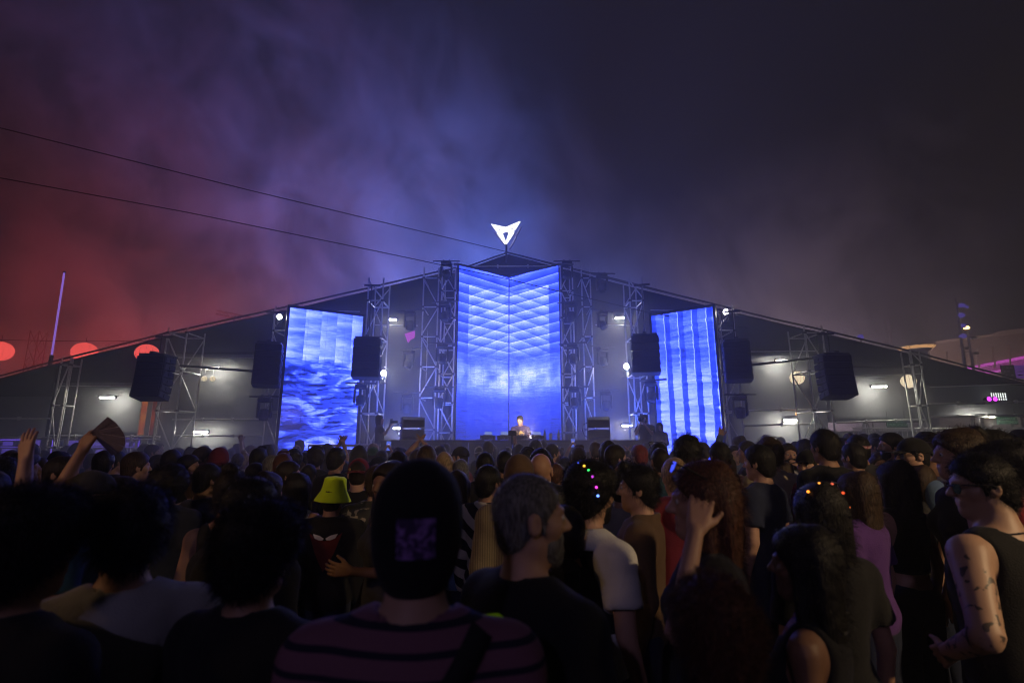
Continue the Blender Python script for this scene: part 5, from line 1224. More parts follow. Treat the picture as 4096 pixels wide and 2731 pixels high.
USED = []
def person(px, top, w=None, yaw=0, hair='short', hc='dark', shirt='tee', sc='black', arms=('down', 'down'), build='m', hy=0, hp=0, hat=None, hatc='black', beard=False, skin=1, label='', group=None, Y=None, z0=0.0, strands=0, eyes=False, fine=True, prof=False, roll=0, trous='navy', seed=0, lean=0):
    if Y is None: Y = F_PX * (0.212 if prof else 0.178) / w
    c = P(px, top, Y); extra = {'afro': 0.035, 'curly': 0.02, 'mop': 0.035, 'bun': 0.06, 'undercut': 0.02, 'quiff': 0.02}.get(hair, 0.008) if not hat else {'bucket': 0.03, 'durag': 0.03}.get(hat, 0.02)
    s = max(0.80, min(1.14, (c.z - z0) / (HC + 0.121 + extra)))
    root = empty('person', (c.x, Y, z0), R(yaw), label, 'person', group); root.scale = (s, s, s)
    if lean: root.rotation_euler = (R(lean), 0, R(yaw))
    mw = head_m(hy, hp)
    if hat and hair in ('short', 'messy', 'curly', 'quiff', 'undercut', 'mop'): hair = 'buzz'
    link('body', body_mesh(arms, build, hy, hp, fine), root, skin if isinstance(skin, bpy.types.Material) else SKIN[skin])
    if hair != 'bald':
        hm_ = hair_mesh(hair, seed % 4); link('hair', hm_, root, hair_mat(hc), mw)
        if strands:
            ln = {'short': 0.022, 'buzz': 0.008, 'undercut': 0.02}.get(hair, 0.035)
            tag(link('loose_hair', strands_mesh(hm_, strands, ln, seed, 0.5, 0.5 if hair in ('curly', 'afro', 'mop') else 0), root, hair_mat(hc), mw), kind='stuff')
    if beard: link('beard', hair_mesh('beard'), root, hair_mat(hc), mw)
    if eyes:
        for q in (-1, 1): link('eye', eye_mesh(), root, eye_mat(), mw @ T(q * 0.0315, 0.0755, 0.0035))
    if hat in ('cap', 'beanie', 'durag', 'hood'): link({'durag': 'tight_cap'}.get(hat, hat), hair_mesh(hat), root, get_cloth(hatc), mw)
    elif hat == 'backcap': link('cap', hair_mesh('cap'), root, get_cloth(hatc), mw @ RZ(180))
    elif hat == 'bucket':
        b_ = MB().lathe([(0.030, 0.165), (0.066, 0.16), (0.082, 0.148), (0.088, 0.10), (0.098, 0.055), (0.101, 0.050), (0.137, -0.012), (0.139, -0.018), (0.134, -0.014), (0.098, 0.044), (0.084, 0.10), (0.03, 0.155)], 32).mesh('bucket_hat', smooth=True); displace(b_, 0.004, 30, 5)
        link('bucket_hat', b_, root, get_cloth(hatc), mw @ RY(4) @ Matrix.Diagonal((1, 1.12, 1, 1)))
    if shirt: link({'tee': 't_shirt', 'tank': 'tank_top', 'crop': 'crop_top', 'long': 'sweater'}.get(shirt, shirt), shirt_mesh(arms, build, shirt, seed % 3), root, get_cloth(sc))
    link('trousers', trouser_mesh(build), root, cloth_mat(trous))
    USED.append((c.x, Y)); root['_h'] = 0; del root['_h']
    return root, mw
# ================================================================== THINGS PEOPLE WEAR AND HOLD
BVH = {}
def bvh_of(me):
    if me.name not in BVH:
        BVH[me.name] = BVHTree.FromPolygons([v.co.copy() for v in me.vertices], [tuple(p.vertices) for p in me.polygons])
    return BVH[me.name]
def part(root, name):
    for c in root.children:
        if c.name.split('.')[0] == name: return c
def proj(me, x, z, side=-1, lift=0.003):
    h = bvh_of(me).ray_cast(Vector((x, side * 0.6, z)), Vector((0, -side, 0)))
    return Vector((x, h[0].y + side * lift, z)) if h[0] else None
def ribbon(root, host, pts, w, material, name, side=-1, lift=0.004):
    me = host.data; P3 = []
    for (a, b) in zip(pts, pts[1:]):
        for i in range(8):
            t = i / 8; P3.append((a[0] + (b[0] - a[0]) * t, a[1] + (b[1] - a[1]) * t))
    P3.append(pts[-1]); q = []; d0 = None
    for i, (x, z) in enumerate(P3):
        a = P3[max(0, i - 1)]; b = P3[min(len(P3) - 1, i + 1)]; dx, dz = b[0] - a[0], b[1] - a[1]; L_ = math.hypot(dx, dz) or 1
        nx, nz = -dz / L_ * w / 2, dx / L_ * w / 2
        e = [proj(me, x + nx * k, z + nz * k, side, lift) for k in (-1, 0, 1)]
        if all(e): q.append(e)
    vs = [v for e in q for v in e] + [v + Vector((0, side * 0.004, 0)) for e in q for v in e]; n = len(q) * 3; fs = []
    for i in range(len(q) - 1):
        for k in (0, 1): a = i * 3 + k; fs.append((n + a, n + a + 1, n + a + 4, n + a + 3))
        fs.append((i * 3, n + i * 3, n + i * 3 + 3, i * 3 + 3)); fs.append((i * 3 + 2, i * 3 + 5, n + i * 3 + 5, n + i * 3 + 2))
    return link(name, np_mesh(name, np.array(vs), fs), root, material, host.matrix_basis.copy())
def patch(root, host, x0, x1, z0, z1, material, name, side=-1, n=8, lift=0.003, rot=0):
    me = host.data; vs = []; fs = []; ok = True; cx, cz = (x0 + x1) / 2, (z0 + z1) / 2
    for i in range(n + 1):
        for j in range(n + 1):
            x, z = x0 + (x1 - x0) * i / n - cx, z0 + (z1 - z0) * j / n - cz
            x, z = x * math.cos(rot) - z * math.sin(rot) + cx, x * math.sin(rot) + z * math.cos(rot) + cz
            p = proj(me, x, z, side, lift); vs.append(p or Vector((x, 0, z)))
    for i in range(n):
        for j in range(n): a = i * (n + 1) + j; fs.append((a, a + n + 1, a + n + 2, a + 1))
    return link(name, np_mesh(name, np.array(vs), fs), root, material, host.matrix_basis.copy())
def print_text(root, host, body, size, x, z, material, name='back_print'):
    o = text_mesh(name, body, size, material, root, T(0, 0, 0), 0.0)
    me = o.data
    bm = bmesh.new(); bm.from_mesh(me); bmesh.ops.triangulate(bm, faces=bm.faces[:]); bmesh.ops.subdivide_edges(bm, edges=[e for e in bm.edges if e.calc_length() > size * 0.25], cuts=2); bm.to_mesh(me); bm.free()
    for v in me.vertices:
        p = proj(host.data, x + v.co.x, z + v.co.y, -1, 0.004); v.co = p or Vector((x + v.co.x, -0.15, z + v.co.y))
    return o
def glasses(root, mw, up=False, dark=True, name='sunglasses'):
    m = mw @ (T(0, 0.0, 0.085) @ RX(25) if up else T(0, 0, 0))
    fr = MB()
    for s in (-1, 1):
        fr.tube([(s * 0.012, 0.106, 0.006), (s * 0.068, 0.088, 0.010), (s * 0.084, 0.06, 0.012), (s * 0.086, -0.01, 0.006), (s * 0.084, -0.03, -0.008)], 0.0032, 5)
    fr.tube([(-0.014, 0.105, 0.006), (0.014, 0.105, 0.006)], 0.003, 5)
    o = fr.build(name, black, root, mw=m)
    for s in (-1, 1):
        MB().prism([(s * 0.009, 0.016), (s * 0.058, 0.016), (s * 0.060, -0.008), (s * 0.046, -0.024), (s * 0.018, -0.022)], 0.099, 0.103, RZ(-s * 8)).build('lens', lens if dark else mat('clear_lens', (0.2, 0.22, 0.26), 0.1, spec=0.8), o)
    return o
def headband(root, mw, colours, a0, a1, strength):
    pts = []; 
    for i in range(21):
        t = R(a0 + (a1 - a0) * i / 20); pts.append(Vector((0.103 * math.sin(t), -0.045 - 0.02 * math.cos(t), 0.01 + 0.125 * math.cos(t))))
    o = MB().tube(pts, 0.005, 6).build('light_up_headband', black, root, mw=mw)
    for k, c in enumerate(colours):
        p = pts[int((k + 0.5) / len(colours) * 20)]
        MB().lathe([(0.002, 0.005), (0.005, 0.003), (0.006, -0.002), (0.003, -0.005)], 8, T(p.x * 1.05, p.y - 0.007, p.z + 0.006)).build('led_bulb', glow('band_%d_%d_%d' % tuple(int(q * 9) for q in c), c, strength), o, smooth=True)
    return o
def chain(root, r, z, material, yfront=0.02):
    pts = [(r * math.cos(t), -0.02 + r * 1.05 * math.sin(t), z - 0.05 * (0.5 + 0.5 * math.sin(t))) for t in [i * math.pi / 12 for i in range(25)]]
    return MB().tube(pts, 0.0035, 5, False).build('necklace', material, root)
def hand_pos(root, arms, build, side):
    B = BUILD[build]; sh, e, w, pn = arm_pts(arms[0 if side < 0 else 1], side, B); D = (w - e).normalized()
    s = root.scale[0]; m = Matrix.Translation(root.location) @ root.rotation_euler.to_matrix().to_4x4() @ Matrix.Diagonal((s, s, s, 1))
    return m @ (w + D * 0.085), m
def phone(root, arms, build, side, label):
    p, m = hand_pos(root, arms, build, side); q, _ = hand_pos(root, arms, build, -side)
    c = (p + q) / 2 if arms[0] == arms[1] else p
    r = empty('phone', c + Vector((0, 0, 0.03)), 0, label, 'phone', 'phones held up to film')
    r.rotation_euler = (R(8), R(4), R(RNG.uniform(-8, 8)))
    MB().box(-0.038, 0.038, 0, 0.009, -0.075, 0.075).build('body', black, r, 0.003)
    MB().box(-0.034, 0.034, -0.0018, -0.0005, -0.069, 0.069).build('screen', glow('phone_screen', (0.10, 0.16, 0.75), 1.0), r)
    MB().box(-0.012, 0.012, -0.003, -0.002, -0.02, 0.03).build('screen_picture', glow('phone_picture', (0.75, 0.5, 0.7), 0.9), r)
def stills_camera(c, yaw, label, big=False):
    r = empty('camera', c, R(yaw), label, 'camera')
    MB().box(-0.07, 0.07, -0.035, 0.035, -0.05, 0.05).build('body', black, r, 0.008); MB().box(-0.025, 0.025, -0.03, 0.035, 0.051, 0.075).build('viewfinder', black, r, 0.006)
    MB().lathe([(0.038, 0), (0.040, 0.06), (0.044, 0.062), (0.044, 0.12), (0.036, 0.121)], 14, T(0, 0.036, -0.005) @ RX(-90)).build('lens_barrel', black, r); MB().lathe([(0.034, 0), (0.01, 0.004)], 14, T(0, 0.157, -0.005) @ RX(-90)).build('front_glass', lens, r)
    if big:
        MB().box(-0.02, 0.02, -0.09, 0.05, 0.12, 0.14).box(-0.02, 0.02, 0.03, 0.05, 0.076, 0.12).box(-0.02, 0.02, -0.09, -0.07, 0.076, 0.12).build('top_handle', black, r, 0.004); MB().box(-0.05, 0.05, -0.11, -0.036, -0.05, 0.03).build('battery', black, r, 0.006)
    return r

# ================================================================== THE CROWD: people one can point to
chrome_n = chrome
def H(*a, **k): return person(*a, **k)
# --- nearest
H(160, 1940, 330, -15, 'mop', 'black', 'tee', 'black', label='close dark silhouette with bushy hair filling the bottom left corner', strands=9000, Y=1.28, seed=1)
r, mw = H(548, 1946, 238, 35, 'messy', 'black', 'tee', 'pale', label='close person in a white T-shirt with short dark hair at lower left', strands=5000, Y=1.5, skin=0); chain(r, 0.075, 1.47, steel_dark)
H(1060, 1996, 300, -15, 'mop', 'black', 'tee', 'black', label='close dark-haired person in black just left of the striped shirt', strands=9000, Y=1.45, seed=2)
r, mw = H(1686, 1832, None, 2, 'buzz', 'dark', 'tee', 'shirt_pink_stripe', hat='durag', hatc='black', build='m', Y=1.09, label='person in a striped pink shirt and black skull cap seen from behind, centre', skin=0)
sh = part(r, 't_shirt'); ribbon(r, sh, [(0.135, 1.47), (0.02, 1.30), (-0.10, 1.10), (-0.17, 0.98)], 0.045, mat('strap_webbing', (0.012, 0.012, 0.013), 0.8, 0, 0.2, 60), 'bag_strap')
patch(r, part(r, 'tight_cap'), -0.024, 0.047, -0.028, 0.045, blotched('patch_print', (0.05, 0.02, 0.09), (0.32, 0.16, 0.50), 45, 0.42, 0.62, 1.2), 'cap_patch')
r, mw = H(2125, 1885, None, -50, 'buzz', 'grey', 'tee', 'black', build='m', Y=1.45, beard=True, eyes=True, hy=-25, label='grey-haired bearded man in black looking right, neon cord round his shoulder', strands=5000, skin=0)
pts = []
sh = part(r, 't_shirt')
def arc_on(root, host, cx, cz, rx, rz, a0, a1, material, name, rad, axis='x', sgn=1):
    me = host.data; pts = []
    for i in range(25):
        t = R(a0 + (a1 - a0) * i / 24); y, z = cx + rx * math.cos(t), cz + rz * math.sin(t)
        h = bvh_of(me).ray_cast(Vector((sgn * 0.7, y, z)), Vector((-sgn, 0, 0)))
        if h[0]: pts.append(h[0] + Vector((sgn * 0.006, 0, 0)))
    if len(pts) > 2: return MB().tube(pts, rad, 6).build(name, material, root, mw=host.matrix_basis.copy(), smooth=True)
ribbon(r, sh, [(-0.12, 1.22), (-0.10, 1.33), (-0.05, 1.395), (0.02, 1.415), (0.09, 1.40), (0.14, 1.34), (0.17, 1.24)], 0.007, glow('neon_cord', (0.25, 0.42, 0.01), 0.10), 'neon_cord')
r, mw = H(2365, 1838, None, -62, 'mop', 'black', 'tee', 'white', build='m', Y=2.3, beard=True, eyes=True, label='bearded man with coloured lights in his hair, white T-shirt and backpack', strands=5000, skin=0)
headband(r, mw, [(0.10, 0.15, 1.0), (1.0, 0.5, 0.05), (0.05, 0.8, 0.15), (0.5, 0.05, 0.6), (0.8, 0.05, 0.6), (0.15, 0.3, 1.0)], -5, 105, 3.0)
bp_ = MB().box(-0.15, 0.15, -0.30, -0.15, 1.02, 1.40).build('backpack', mat('backpack_nylon', (0.012, 0.012, 0.014), 0.7, 0, 0.2, 30), r, 0.04)
for s in (-1, 1): ribbon(r, part(r, 't_shirt'), [(s * 0.10, 1.42), (s * 0.11, 1.30)], 0.06, MATS['backpack_nylon'], 'backpack_strap')
r, mw = H(2543, 1850, 150, 72, 'quiff', 'black', 'long', 'brown', prof=True, Y=2.8, eyes=True, label='dark-haired man facing left in a brown sweater with a silver necklace', strands=4000, skin=0); chain(r, 0.088, 1.485, chrome)
r, mw = H(2790, 1858, None, 78, 'longwide', 'auburn', 'tee', 'black', ('brow', 'down'), 'f', Y=1.8, eyes=True, label='auburn-haired woman facing left with a hand raised to her head', strands=5000, skin=0); glasses(r, mw, True)
H(2834, 2312, None, 12, 'curly', 'auburn', 'tee', 'black', build='f', Y=1.25, label='short curly-haired person at the bottom right of centre', strands=9000, skin=0)
r, mw = H(3255, 1936, None, 5, 'long', 'black', 'tee', 'black', build='f', Y=2.1, label='dark-haired woman wearing an orange glowing headband', strands=3000)
headband(r, mw, [(1.0, 0.30, 0.03), (1.0, 0.35, 0.05), (0.6, 0.10, 0.05), (1.0, 0.10, 0.03), (0.8, 0.15, 0.03)], -60, 95, 2.5)
r, mw = H(3190, 2110, None, 50, 'longwide', 'black', 'tank', 'black', build='f', Y=1.7, label='long-haired figure in black with a pale necklace, lower right', strands=3000, skin=2); chain(r, 0.10, 1.44, chrome)
r, mw = H(3905, 1812, None, 24, 'short', 'black', 'tank', 'black', ('akimbo', 'down'), 'b', Y=2.1, hy=45, hp=-4, skin=MATS['skin_tattoo'], label='large man in a black tank top with a tattooed arm at right', strands=5000); glasses(r, mw); chain(r, 0.088, 1.47, chrome)
ribbon(r, part(r, 'tank_top'), [(0.07, 1.40), (0.02, 1.2), (-0.09, 1.02)], 0.028, mat('tan_strap', (0.20, 0.14, 0.07), 0.7), 'bag_strap')
# --- left
r, mw = H(-30, 1880, None, -5, 'short', 'dark', 'tee', 'charcoal', ('down', 'fan'), Y=2.6, label='person at the left edge waving a fan in a raised hand'); hp_, m_ = hand_pos(r, ('down', 'fan'), 'm', 1)
fn = empty('hand_fan', hp_ + Vector((0.02, -0.02, 0.02)), 0, 'folding fan held up in a raised hand at the left', 'fan'); fn.matrix_basis = T(*fn.location) @ RX(42) @ RY(108)
for k in range(9):
    a = R(-52 + 13 * k); MB().prism([(-0.006, 0.0), (0.006, 0.0), (0.018, 0.17), (-0.018, 0.17)], -0.0012 + 0.002 * (k % 2), 0.0012 + 0.002 * (k % 2)).build('fan_leaf', mat('fan_paper', (0.26, 0.22, 0.28), 0.7, 0, 0.4, 40), fn, mw=Matrix.Rotation(a, 4, 'Y'))
MB().lathe([(0.006, -0.004), (0.006, 0.004)], 8, RX(90)).build('pivot', chrome, fn)
H(-150, 1950, None, -10, 'short', 'dark', 'tee', 'charcoal', ('down', 'up'), Y=2.25, label='person beyond the left edge whose open raised hand shows', skin=0)
H(938, 1843, 125, 10, 'bun', 'dark', 'tank', 'black', build='f', Y=2.8, label='woman with tied-up hair and bare tanned shoulders, left of the lime hat', strands=2500, skin=1)
H(1020, 1915, 170, -25, 'messy', 'black', 'hoodie', 'black', Y=2.1, label='dark-haired person in a black hoodie behind the lower left heads', strands=3000)
H(690, 1858, None, 5, 'afro', 'black', 'tee', 'navy', Y=3.6, label='person with a round dark afro in the left crowd', strands=5000, skin=2)
H(842, 1853, 88, -30, 'short', 'black', 'tee', 'navy', build='b', Y=3.9, label='broad man in a navy T-shirt right of the afro', strands=2000, seed=1)
r, mw = H(362, 1880, 145, -58, 'short', 'brown', 'tee', 'teal', Y=2.6, hat='backcap', hatc='charcoal', eyes=True, label='man in a grey cap and glasses looking right, left crowd', skin=0); glasses(r, mw, dark=False, name='glasses')
H(262, 1824, None, -72, 'short', 'dark', 'tee', 'charcoal', Y=3.7, eyes=True, label='short-haired man in profile behind the waving arm at left', seed=2)
H(108, 1812, None, -50, 'messy', 'dark', 'tee', 'black', Y=4.0, label='dark-haired person near the left purple bar')
H(12, 1830, None, -10, 'curly', 'black', 'tee', 'black', Y=3.1, label='curly-haired person cut by the left picture edge', strands=2500)
H(556, 1806, 78, -35, 'short', 'brown', 'long', 'shirt_check', Y=4.4, label='brown-haired man in a yellow checked shirt', skin=0)
H(500, 1905, None, -20, 'short', 'black', 'tee', 'navy', Y=3.0, label='person in navy between the white T-shirt and the yellow checked shirt')
# --- centre
r, mw = H(1338, 1912, None, 4, 'short', 'dark', 'jacket', 'black', hat='bucket', hatc='lime', Y=3.55, label='person in a lime green bucket hat and black jacket with a red back', skin=1)
jk = part(r, 'jacket'); red_ = mat('jacket_red', (0.16, 0.02, 0.015), 0.8)
vs = [(-0.12, 1.40), (-0.06, 1.36), (0, 1.345), (0.06, 1.36), (0.12, 1.40), (0.07, 1.26), (0.03, 1.18), (0, 1.13), (-0.03, 1.18), (-0.07, 1.26)]
def shape_on(root, host, pts, material, name, side=-1, lift=0.005):
    bm = bmesh.new(); vv = [bm.verts.new((x, 0, z)) for x, z in pts]; bm.faces.new(vv); bmesh.ops.triangulate(bm, faces=bm.faces[:]); bmesh.ops.subdivide_edges(bm, edges=bm.edges[:], cuts=3, use_grid_fill=True)
    for v in bm.verts:
        p = proj(host.data, v.co.x, v.co.z, side, lift); v.co = p or v.co
    me = bpy.data.meshes.new(name); bm.to_mesh(me); bm.free(); return link(name, me, root, material, host.matrix_basis.copy())
shape_on(r, jk, vs, red_, 'red_back_panel')
for s in (-1, 1): shape_on(r, jk, [(s * 0.005, 1.365), (s * 0.04, 1.385), (s * 0.09, 1.395), (s * 0.075, 1.365), (s * 0.04, 1.352), (s * 0.015, 1.352)], mat('print_white', (0.7, 0.68, 0.64), 0.7), 'wing_emblem', lift=0.009)
r, mw = H(1437, 1830, None, 8, 'short', 'dark', 'tee', 'black', hat='backcap', hatc='maroon', Y=4.3, label='person wearing a maroon backwards cap behind the lime hat', skin=0)
MB().lathe([(0.002, 0.002), (0.012, 0.002), (0.012, -0.001)], 12, T(-0.06, -0.088, 0.045) @ RX(90) @ RY(-28)).build('badge', mat('brass', (0.5, 0.38, 0.15), 0.35, 0.8), r, mw=mw)
H(1512, 1858, 88, 5, 'short', 'brown', 'long', 'shirt_camo', Y=3.7, label='brown-haired person in a mottled camouflage top right of the maroon cap', strands=2500, skin=0)
H(1518, 1823, 72, 0, 'short', 'black', 'tee', 'navy', hat='cap', hatc='navy', Y=4.9, label='person in a dark blue cap behind the camouflage top')
H(1836, 1885, 78, -8, 'long', 'dark', 'tee', 'blue', build='f', Y=3.9, label='long-haired woman in blue half hidden by the striped man')
H(1956, 1859, 95, -32, 'short', 'black', 'long', 'shirt_bw_stripe', Y=3.6, label='man in a bold black and cream striped shirt', strands=2500, skin=1)
H(2076, 1826, None, 3, 'short', 'brown', 'jacket', 'jacket_cord', hat='beanie', hatc='brown', Y=3.2, label='person in a brown knit beanie and corduroy jacket')
H(2163, 1806, None, -12, 'bald', 'dark', 'jacket', 'olive', Y=3.55, label='bald man with a shining head in an olive jacket', skin=1)
H(2163, 1796, None, 0, 'curly', 'black', 'tee', 'black', Y=4.4, label='person with dark fluffy hair right behind the bald man')
H(1200, 1895, None, 0, 'longwide', 'black', 'tank', 'white', build='f', Y=3.9, label='long dark-haired woman in a white top left of the lime hat', strands=2500)
H(1082, 1890, None, -15, 'long', 'dark', 'tee', 'violet', build='f', Y=3.4, label='long-haired woman just behind the black hoodie')
r, mw = H(2463, 1778, None, -66, 'short', 'dark', 'tee', 'cream', beard=True, eyes=True, Y=4.9, label='bearded man looking right behind the man with lit hair', skin=0)
H(2554, 1778, 60, 20, 'tiedfront', 'red', 'tee', 'grey', Y=6.0, build='f', label='red-haired person in grey behind the brown sweater', skin=0)
r, mw = H(2637, 1788, 78, 4, 'buzz', 'dark', 'tee', 'grey', Y=4.6, label='close-cropped man in a grey T-shirt with a dark shoulder strap', skin=1); ribbon(r, part(r, 't_shirt'), [(0.11, 1.44), (0.03, 1.2), (-0.05, 1.0)], 0.035, MATS['strap_webbing'], 'bag_strap')
r, mw = H(2632, 1769, 66, 0, 'short', 'black', 'tee', 'black', Y=5.4, label='dark-haired person with glasses pushed up on the head'); glasses(r, mw, True, False, 'glasses')
H(2750, 1744, 90, -25, 'messy', 'black', 'tee', 'teal', Y=3.9, label='tall tousled man standing out against the right side screen', strands=3000, skin=1)
H(2873, 1766, 66, 3, 'short', 'black', 'tank', 'black', Y=5.0, label='man in a black tank top below the right side screen', skin=0, strands=1500)
H(3026, 1778, None, 38, 'short', 'black', 'tee', 'navy', Y=3.8, eyes=True, label='man in a navy T-shirt with head turned left, right crowd', strands=2000, skin=0)
H(3070, 1751, None, 5, 'curly', 'brown', 'tee', 'beige', Y=4.7, label='curly brown-haired man in a beige T-shirt', skin=0, strands=2500)
r, mw = H(3151, 1772, None, 168, 'short', 'dark', 'tee', 'white', ('mouth', 'down'), beard=True, eyes=True, Y=5.9, label='bearded man in white facing the camera with a hand at his chin', skin=0)
r, mw = H(3225, 1796, None, 120, 'short', 'dark', 'tee', 'red', hat='cap', hatc='black', eyes=True, Y=4.5, label='person in a black cap and red T-shirt facing left', skin=0)
r, mw = H(3287, 1718, None, 14, 'short', 'black', 'tee', 'black', Y=4.2, label='tall man in a black T-shirt with curling white lettering on the back', strands=2500, skin=1)
wp = mat('print_white', (0.7, 0.68, 0.64), 0.7); tsh = part(r, 't_shirt'); print_text(r, tsh, 'Na', 0.155, 0.02, 1.31, wp); print_text(r, tsh, '8', 0.075, 0.13, 1.36, wp); print_text(r, tsh, 'es', 0.08, 0.135, 1.28, wp); print_text(r, tsh, '+ :', 0.07, 0.11, 1.22, wp)
for s in (0, 1): ribbon(r, tsh, [(-0.10 + 0.01 * s, 1.39 - 0.16 * s), (-0.05, 1.375 - 0.11 * s), (-0.03, 1.33 - 0.08 * s), (-0.06 - 0.03 * s, 1.29 - 0.06 * s)], 0.008, wp, 'back_print')
H(3404, 1771, None, 15, 'short', 'black', 'tee', 'black', Y=4.8, label='dark-haired man right behind the curling white lettering', seed=1)
r, mw = H(3422, 1740, None, 5, 'short', 'black', 'tee', 'charcoal', Y=5.2, label='man wearing a pink patterned bandana round his head', skin=1)
MB().lathe([(0.096, 0.0), (0.098, 0.022), (0.094, 0.024), (0.092, 0.0)], 28).build('bandana', blotched('bandana_cloth', (0.42, 0.10, 0.16), (0.6, 0.45, 0.45), 60, 0.5, 0.56), r, mw=mw @ T(0, -0.012, 0.03) @ RX(14) @ Matrix.Diagonal((1, 1.2, 1, 1)))
H(3565, 1846, None, 14, 'long', 'dark', 'crop', 'black', build='f', Y=3.2, label='long-haired woman in a black crop top with bare waist, right', strands=3000, skin=0)
H(3662, 1864, None, 20, 'long', 'brown', 'jacket', 'charcoal', build='f', Y=4.0, label='brown-haired person in a grey jacket beside the crop top')
r, mw = H(3555, 1730, None, 72, 'short', 'black', 'long', 'shirt_camo', beard=True, eyes=True, Y=5.4, label='bearded man in profile with a mottled shirt, facing left', skin=0)
r, mw = H(3640, 1748, None, 76, 'short', 'black', 'tee', 'blue', hat='cap', hatc='black', eyes=True, Y=4.1, label='man in sunglasses and a black cap facing left', skin=0); glasses(r, mw)
H(3700, 1730, None, 10, 'curly', 'black', 'tee', 'black', Y=5.0, label='round dark-haired head behind the man in sunglasses')
H(3722, 1767, None, 80, 'short', 'dark', 'tee', 'grey', Y=4.3, eyes=True, label='dark-haired man in grey facing left, right of the sunglasses', skin=1)
H(3808, 1723, None, 74, 'longwide', 'brown', 'tee', 'black', build='f', Y=2.9, eyes=True, label='woman in profile with long brown hair behind the tattooed man', strands=4000, skin=0)
H(3950, 1712, None, 72, 'quiff', 'black', 'tee', 'charcoal', beard=True, eyes=True, Y=3.2, label='tall man with swept-back dark hair facing left at the right', strands=2500, skin=0)
r, mw = H(4030, 1757, None, 40, 'mop', 'black', 'tee', 'red', ('mouth', 'down'), Y=2.7, label='dark-haired person in a red top drinking at the right edge', strands=2500, skin=0)
hp_, _ = hand_pos(r, ('mouth', 'down'), 'm', -1)
bt = empty('drink_bottle', hp_ + Vector((-0.02, 0, 0.02)), 0, 'small bottle raised by the person in red', 'bottle'); bt.rotation_euler = (R(20), R(-150), 0)
MB().lathe([(0.03, -0.12), (0.032, -0.1), (0.032, 0.02), (0.013, 0.07), (0.013, 0.1)], 12).build('body', mat('bottle_glass', (0.12, 0.14, 0.12), 0.08, spec=0.8), bt, smooth=True); MB().lathe([(0.0328, -0.07), (0.0328, -0.02)], 12).build('label_band', mat('bottle_label', (0.8, 0.8, 0.85), 0.5), bt)
H(3410, 1890, None, 30, 'long', 'brown', 'tee', 'purple', build='f', Y=3.0, label='long-haired woman in purple left of the crop top', strands=2000, skin=0)
H(4068, 1718, None, 60, 'short', 'dark', 'tee', 'charcoal', Y=6.5, label='far short-haired man facing left at the right edge', skin=0)
H(2260, 2020, None, 10, 'short', 'black', 'tee', 'black', Y=2.2, label='dark shape between the grey-haired man and the white T-shirt')
# --- on the stage
r, mw = H(1522, 1660, None, -72, 'long', 'dark', 'tee', 'black', ('camera', 'camera'), 'f', Y=12.9, z0=0.852, label='long-haired woman in black photographing on the stage at left', skin=0, hp=4)
stills_camera(P(1566, 1686, 12.95), -72, 'small camera held by the woman on the stage')
r, mw = H(2578, 1656, None, 150, 'short', 'dark', 'tee', 'black', ('camera', 'camera'), 'm', Y=12.9, z0=0.852, label='cameraman in a black T-shirt filming from the stage at right', skin=0, beard=True)
hp_, _ = hand_pos(r, ('camera', 'camera'), 'm', 1); hq_, _ = hand_pos(r, ('camera', 'camera'), 'm', -1); stills_camera((hp_ + hq_) / 2 + Vector((0, 0, 0.07)), 150, 'video camera on the cameraman\'s raised hands', True)
r, mw = H(2638, 1690, None, 185, 'long', 'black', 'hoodie', 'black', ('bent', 'bent'), 'f', Y=13.1, z0=0.852, hat='hood', hatc='black', label='hooded person in black standing beside the cameraman', skin=1)
dj_m = bpy.data.materials.new('shirt_dj'); n = NT(dj_m); tc = n.new('ShaderNodeTexCoord'); sp = n.new('ShaderNodeSeparateXYZ'); n.L.new(tc.outputs['Object'], sp.inputs[0])
bl = n.noise(tc.outputs['Object'], 26, 2, 0.3); inb = n.m('MULTIPLY', n.m('MULTIPLY', n.ss(sp.outputs[2], 1.14, 1.16), n.ss(sp.outputs[2], 1.36, 1.34)), n.m('MULTIPLY', n.ss(n.m('ABSOLUTE', sp.outputs[0]), 0.125, 0.115), n.ss(sp.outputs[1], 0.02, 0.04)))
c1 = n.mix(n.m('MULTIPLY', inb, n.ss(bl, 0.46, 0.54)), (0.06, 0.02, 0.13, 1), (0.85, 0.55, 0.12, 1)); c2 = n.mix(n.ss(sp.outputs[2], 1.12, 1.06), c1, (0.75, 0.16, 0.20, 1))
b = n.new('ShaderNodeBsdfPrincipled'); n.L.new(c2, b.inputs['Base Color']); b.inputs['Roughness'].default_value = 0.8; o = n.new('ShaderNodeOutputMaterial'); n.L.new(b.outputs[0], o.inputs[0]); MATS['shirt_dj'] = dj_m
r, mw = H(2081, 1661, None, 172, 'short', 'dark', 'tee', 'shirt_dj', ('deck', 'deck'), 'm', Y=12.62, z0=0.852, hy=-18, hp=-14, label='performer in a printed purple T-shirt bent over the decks', skin=0, eyes=True, beard=False)
hb_ = [(0.10 * math.cos(R(a)), -0.01, -0.02 + 0.11 * math.sin(R(a))) for a in range(0, 181, 15)]
MB().tube([(0.085 * math.cos(R(a)), -0.04 + 0.03 * math.sin(R(a)), 1.46 + 0.012 * math.sin(R(a) * 2)) for a in range(-200, 21, 15)], 0.012, 6).build('headphones', black, r)
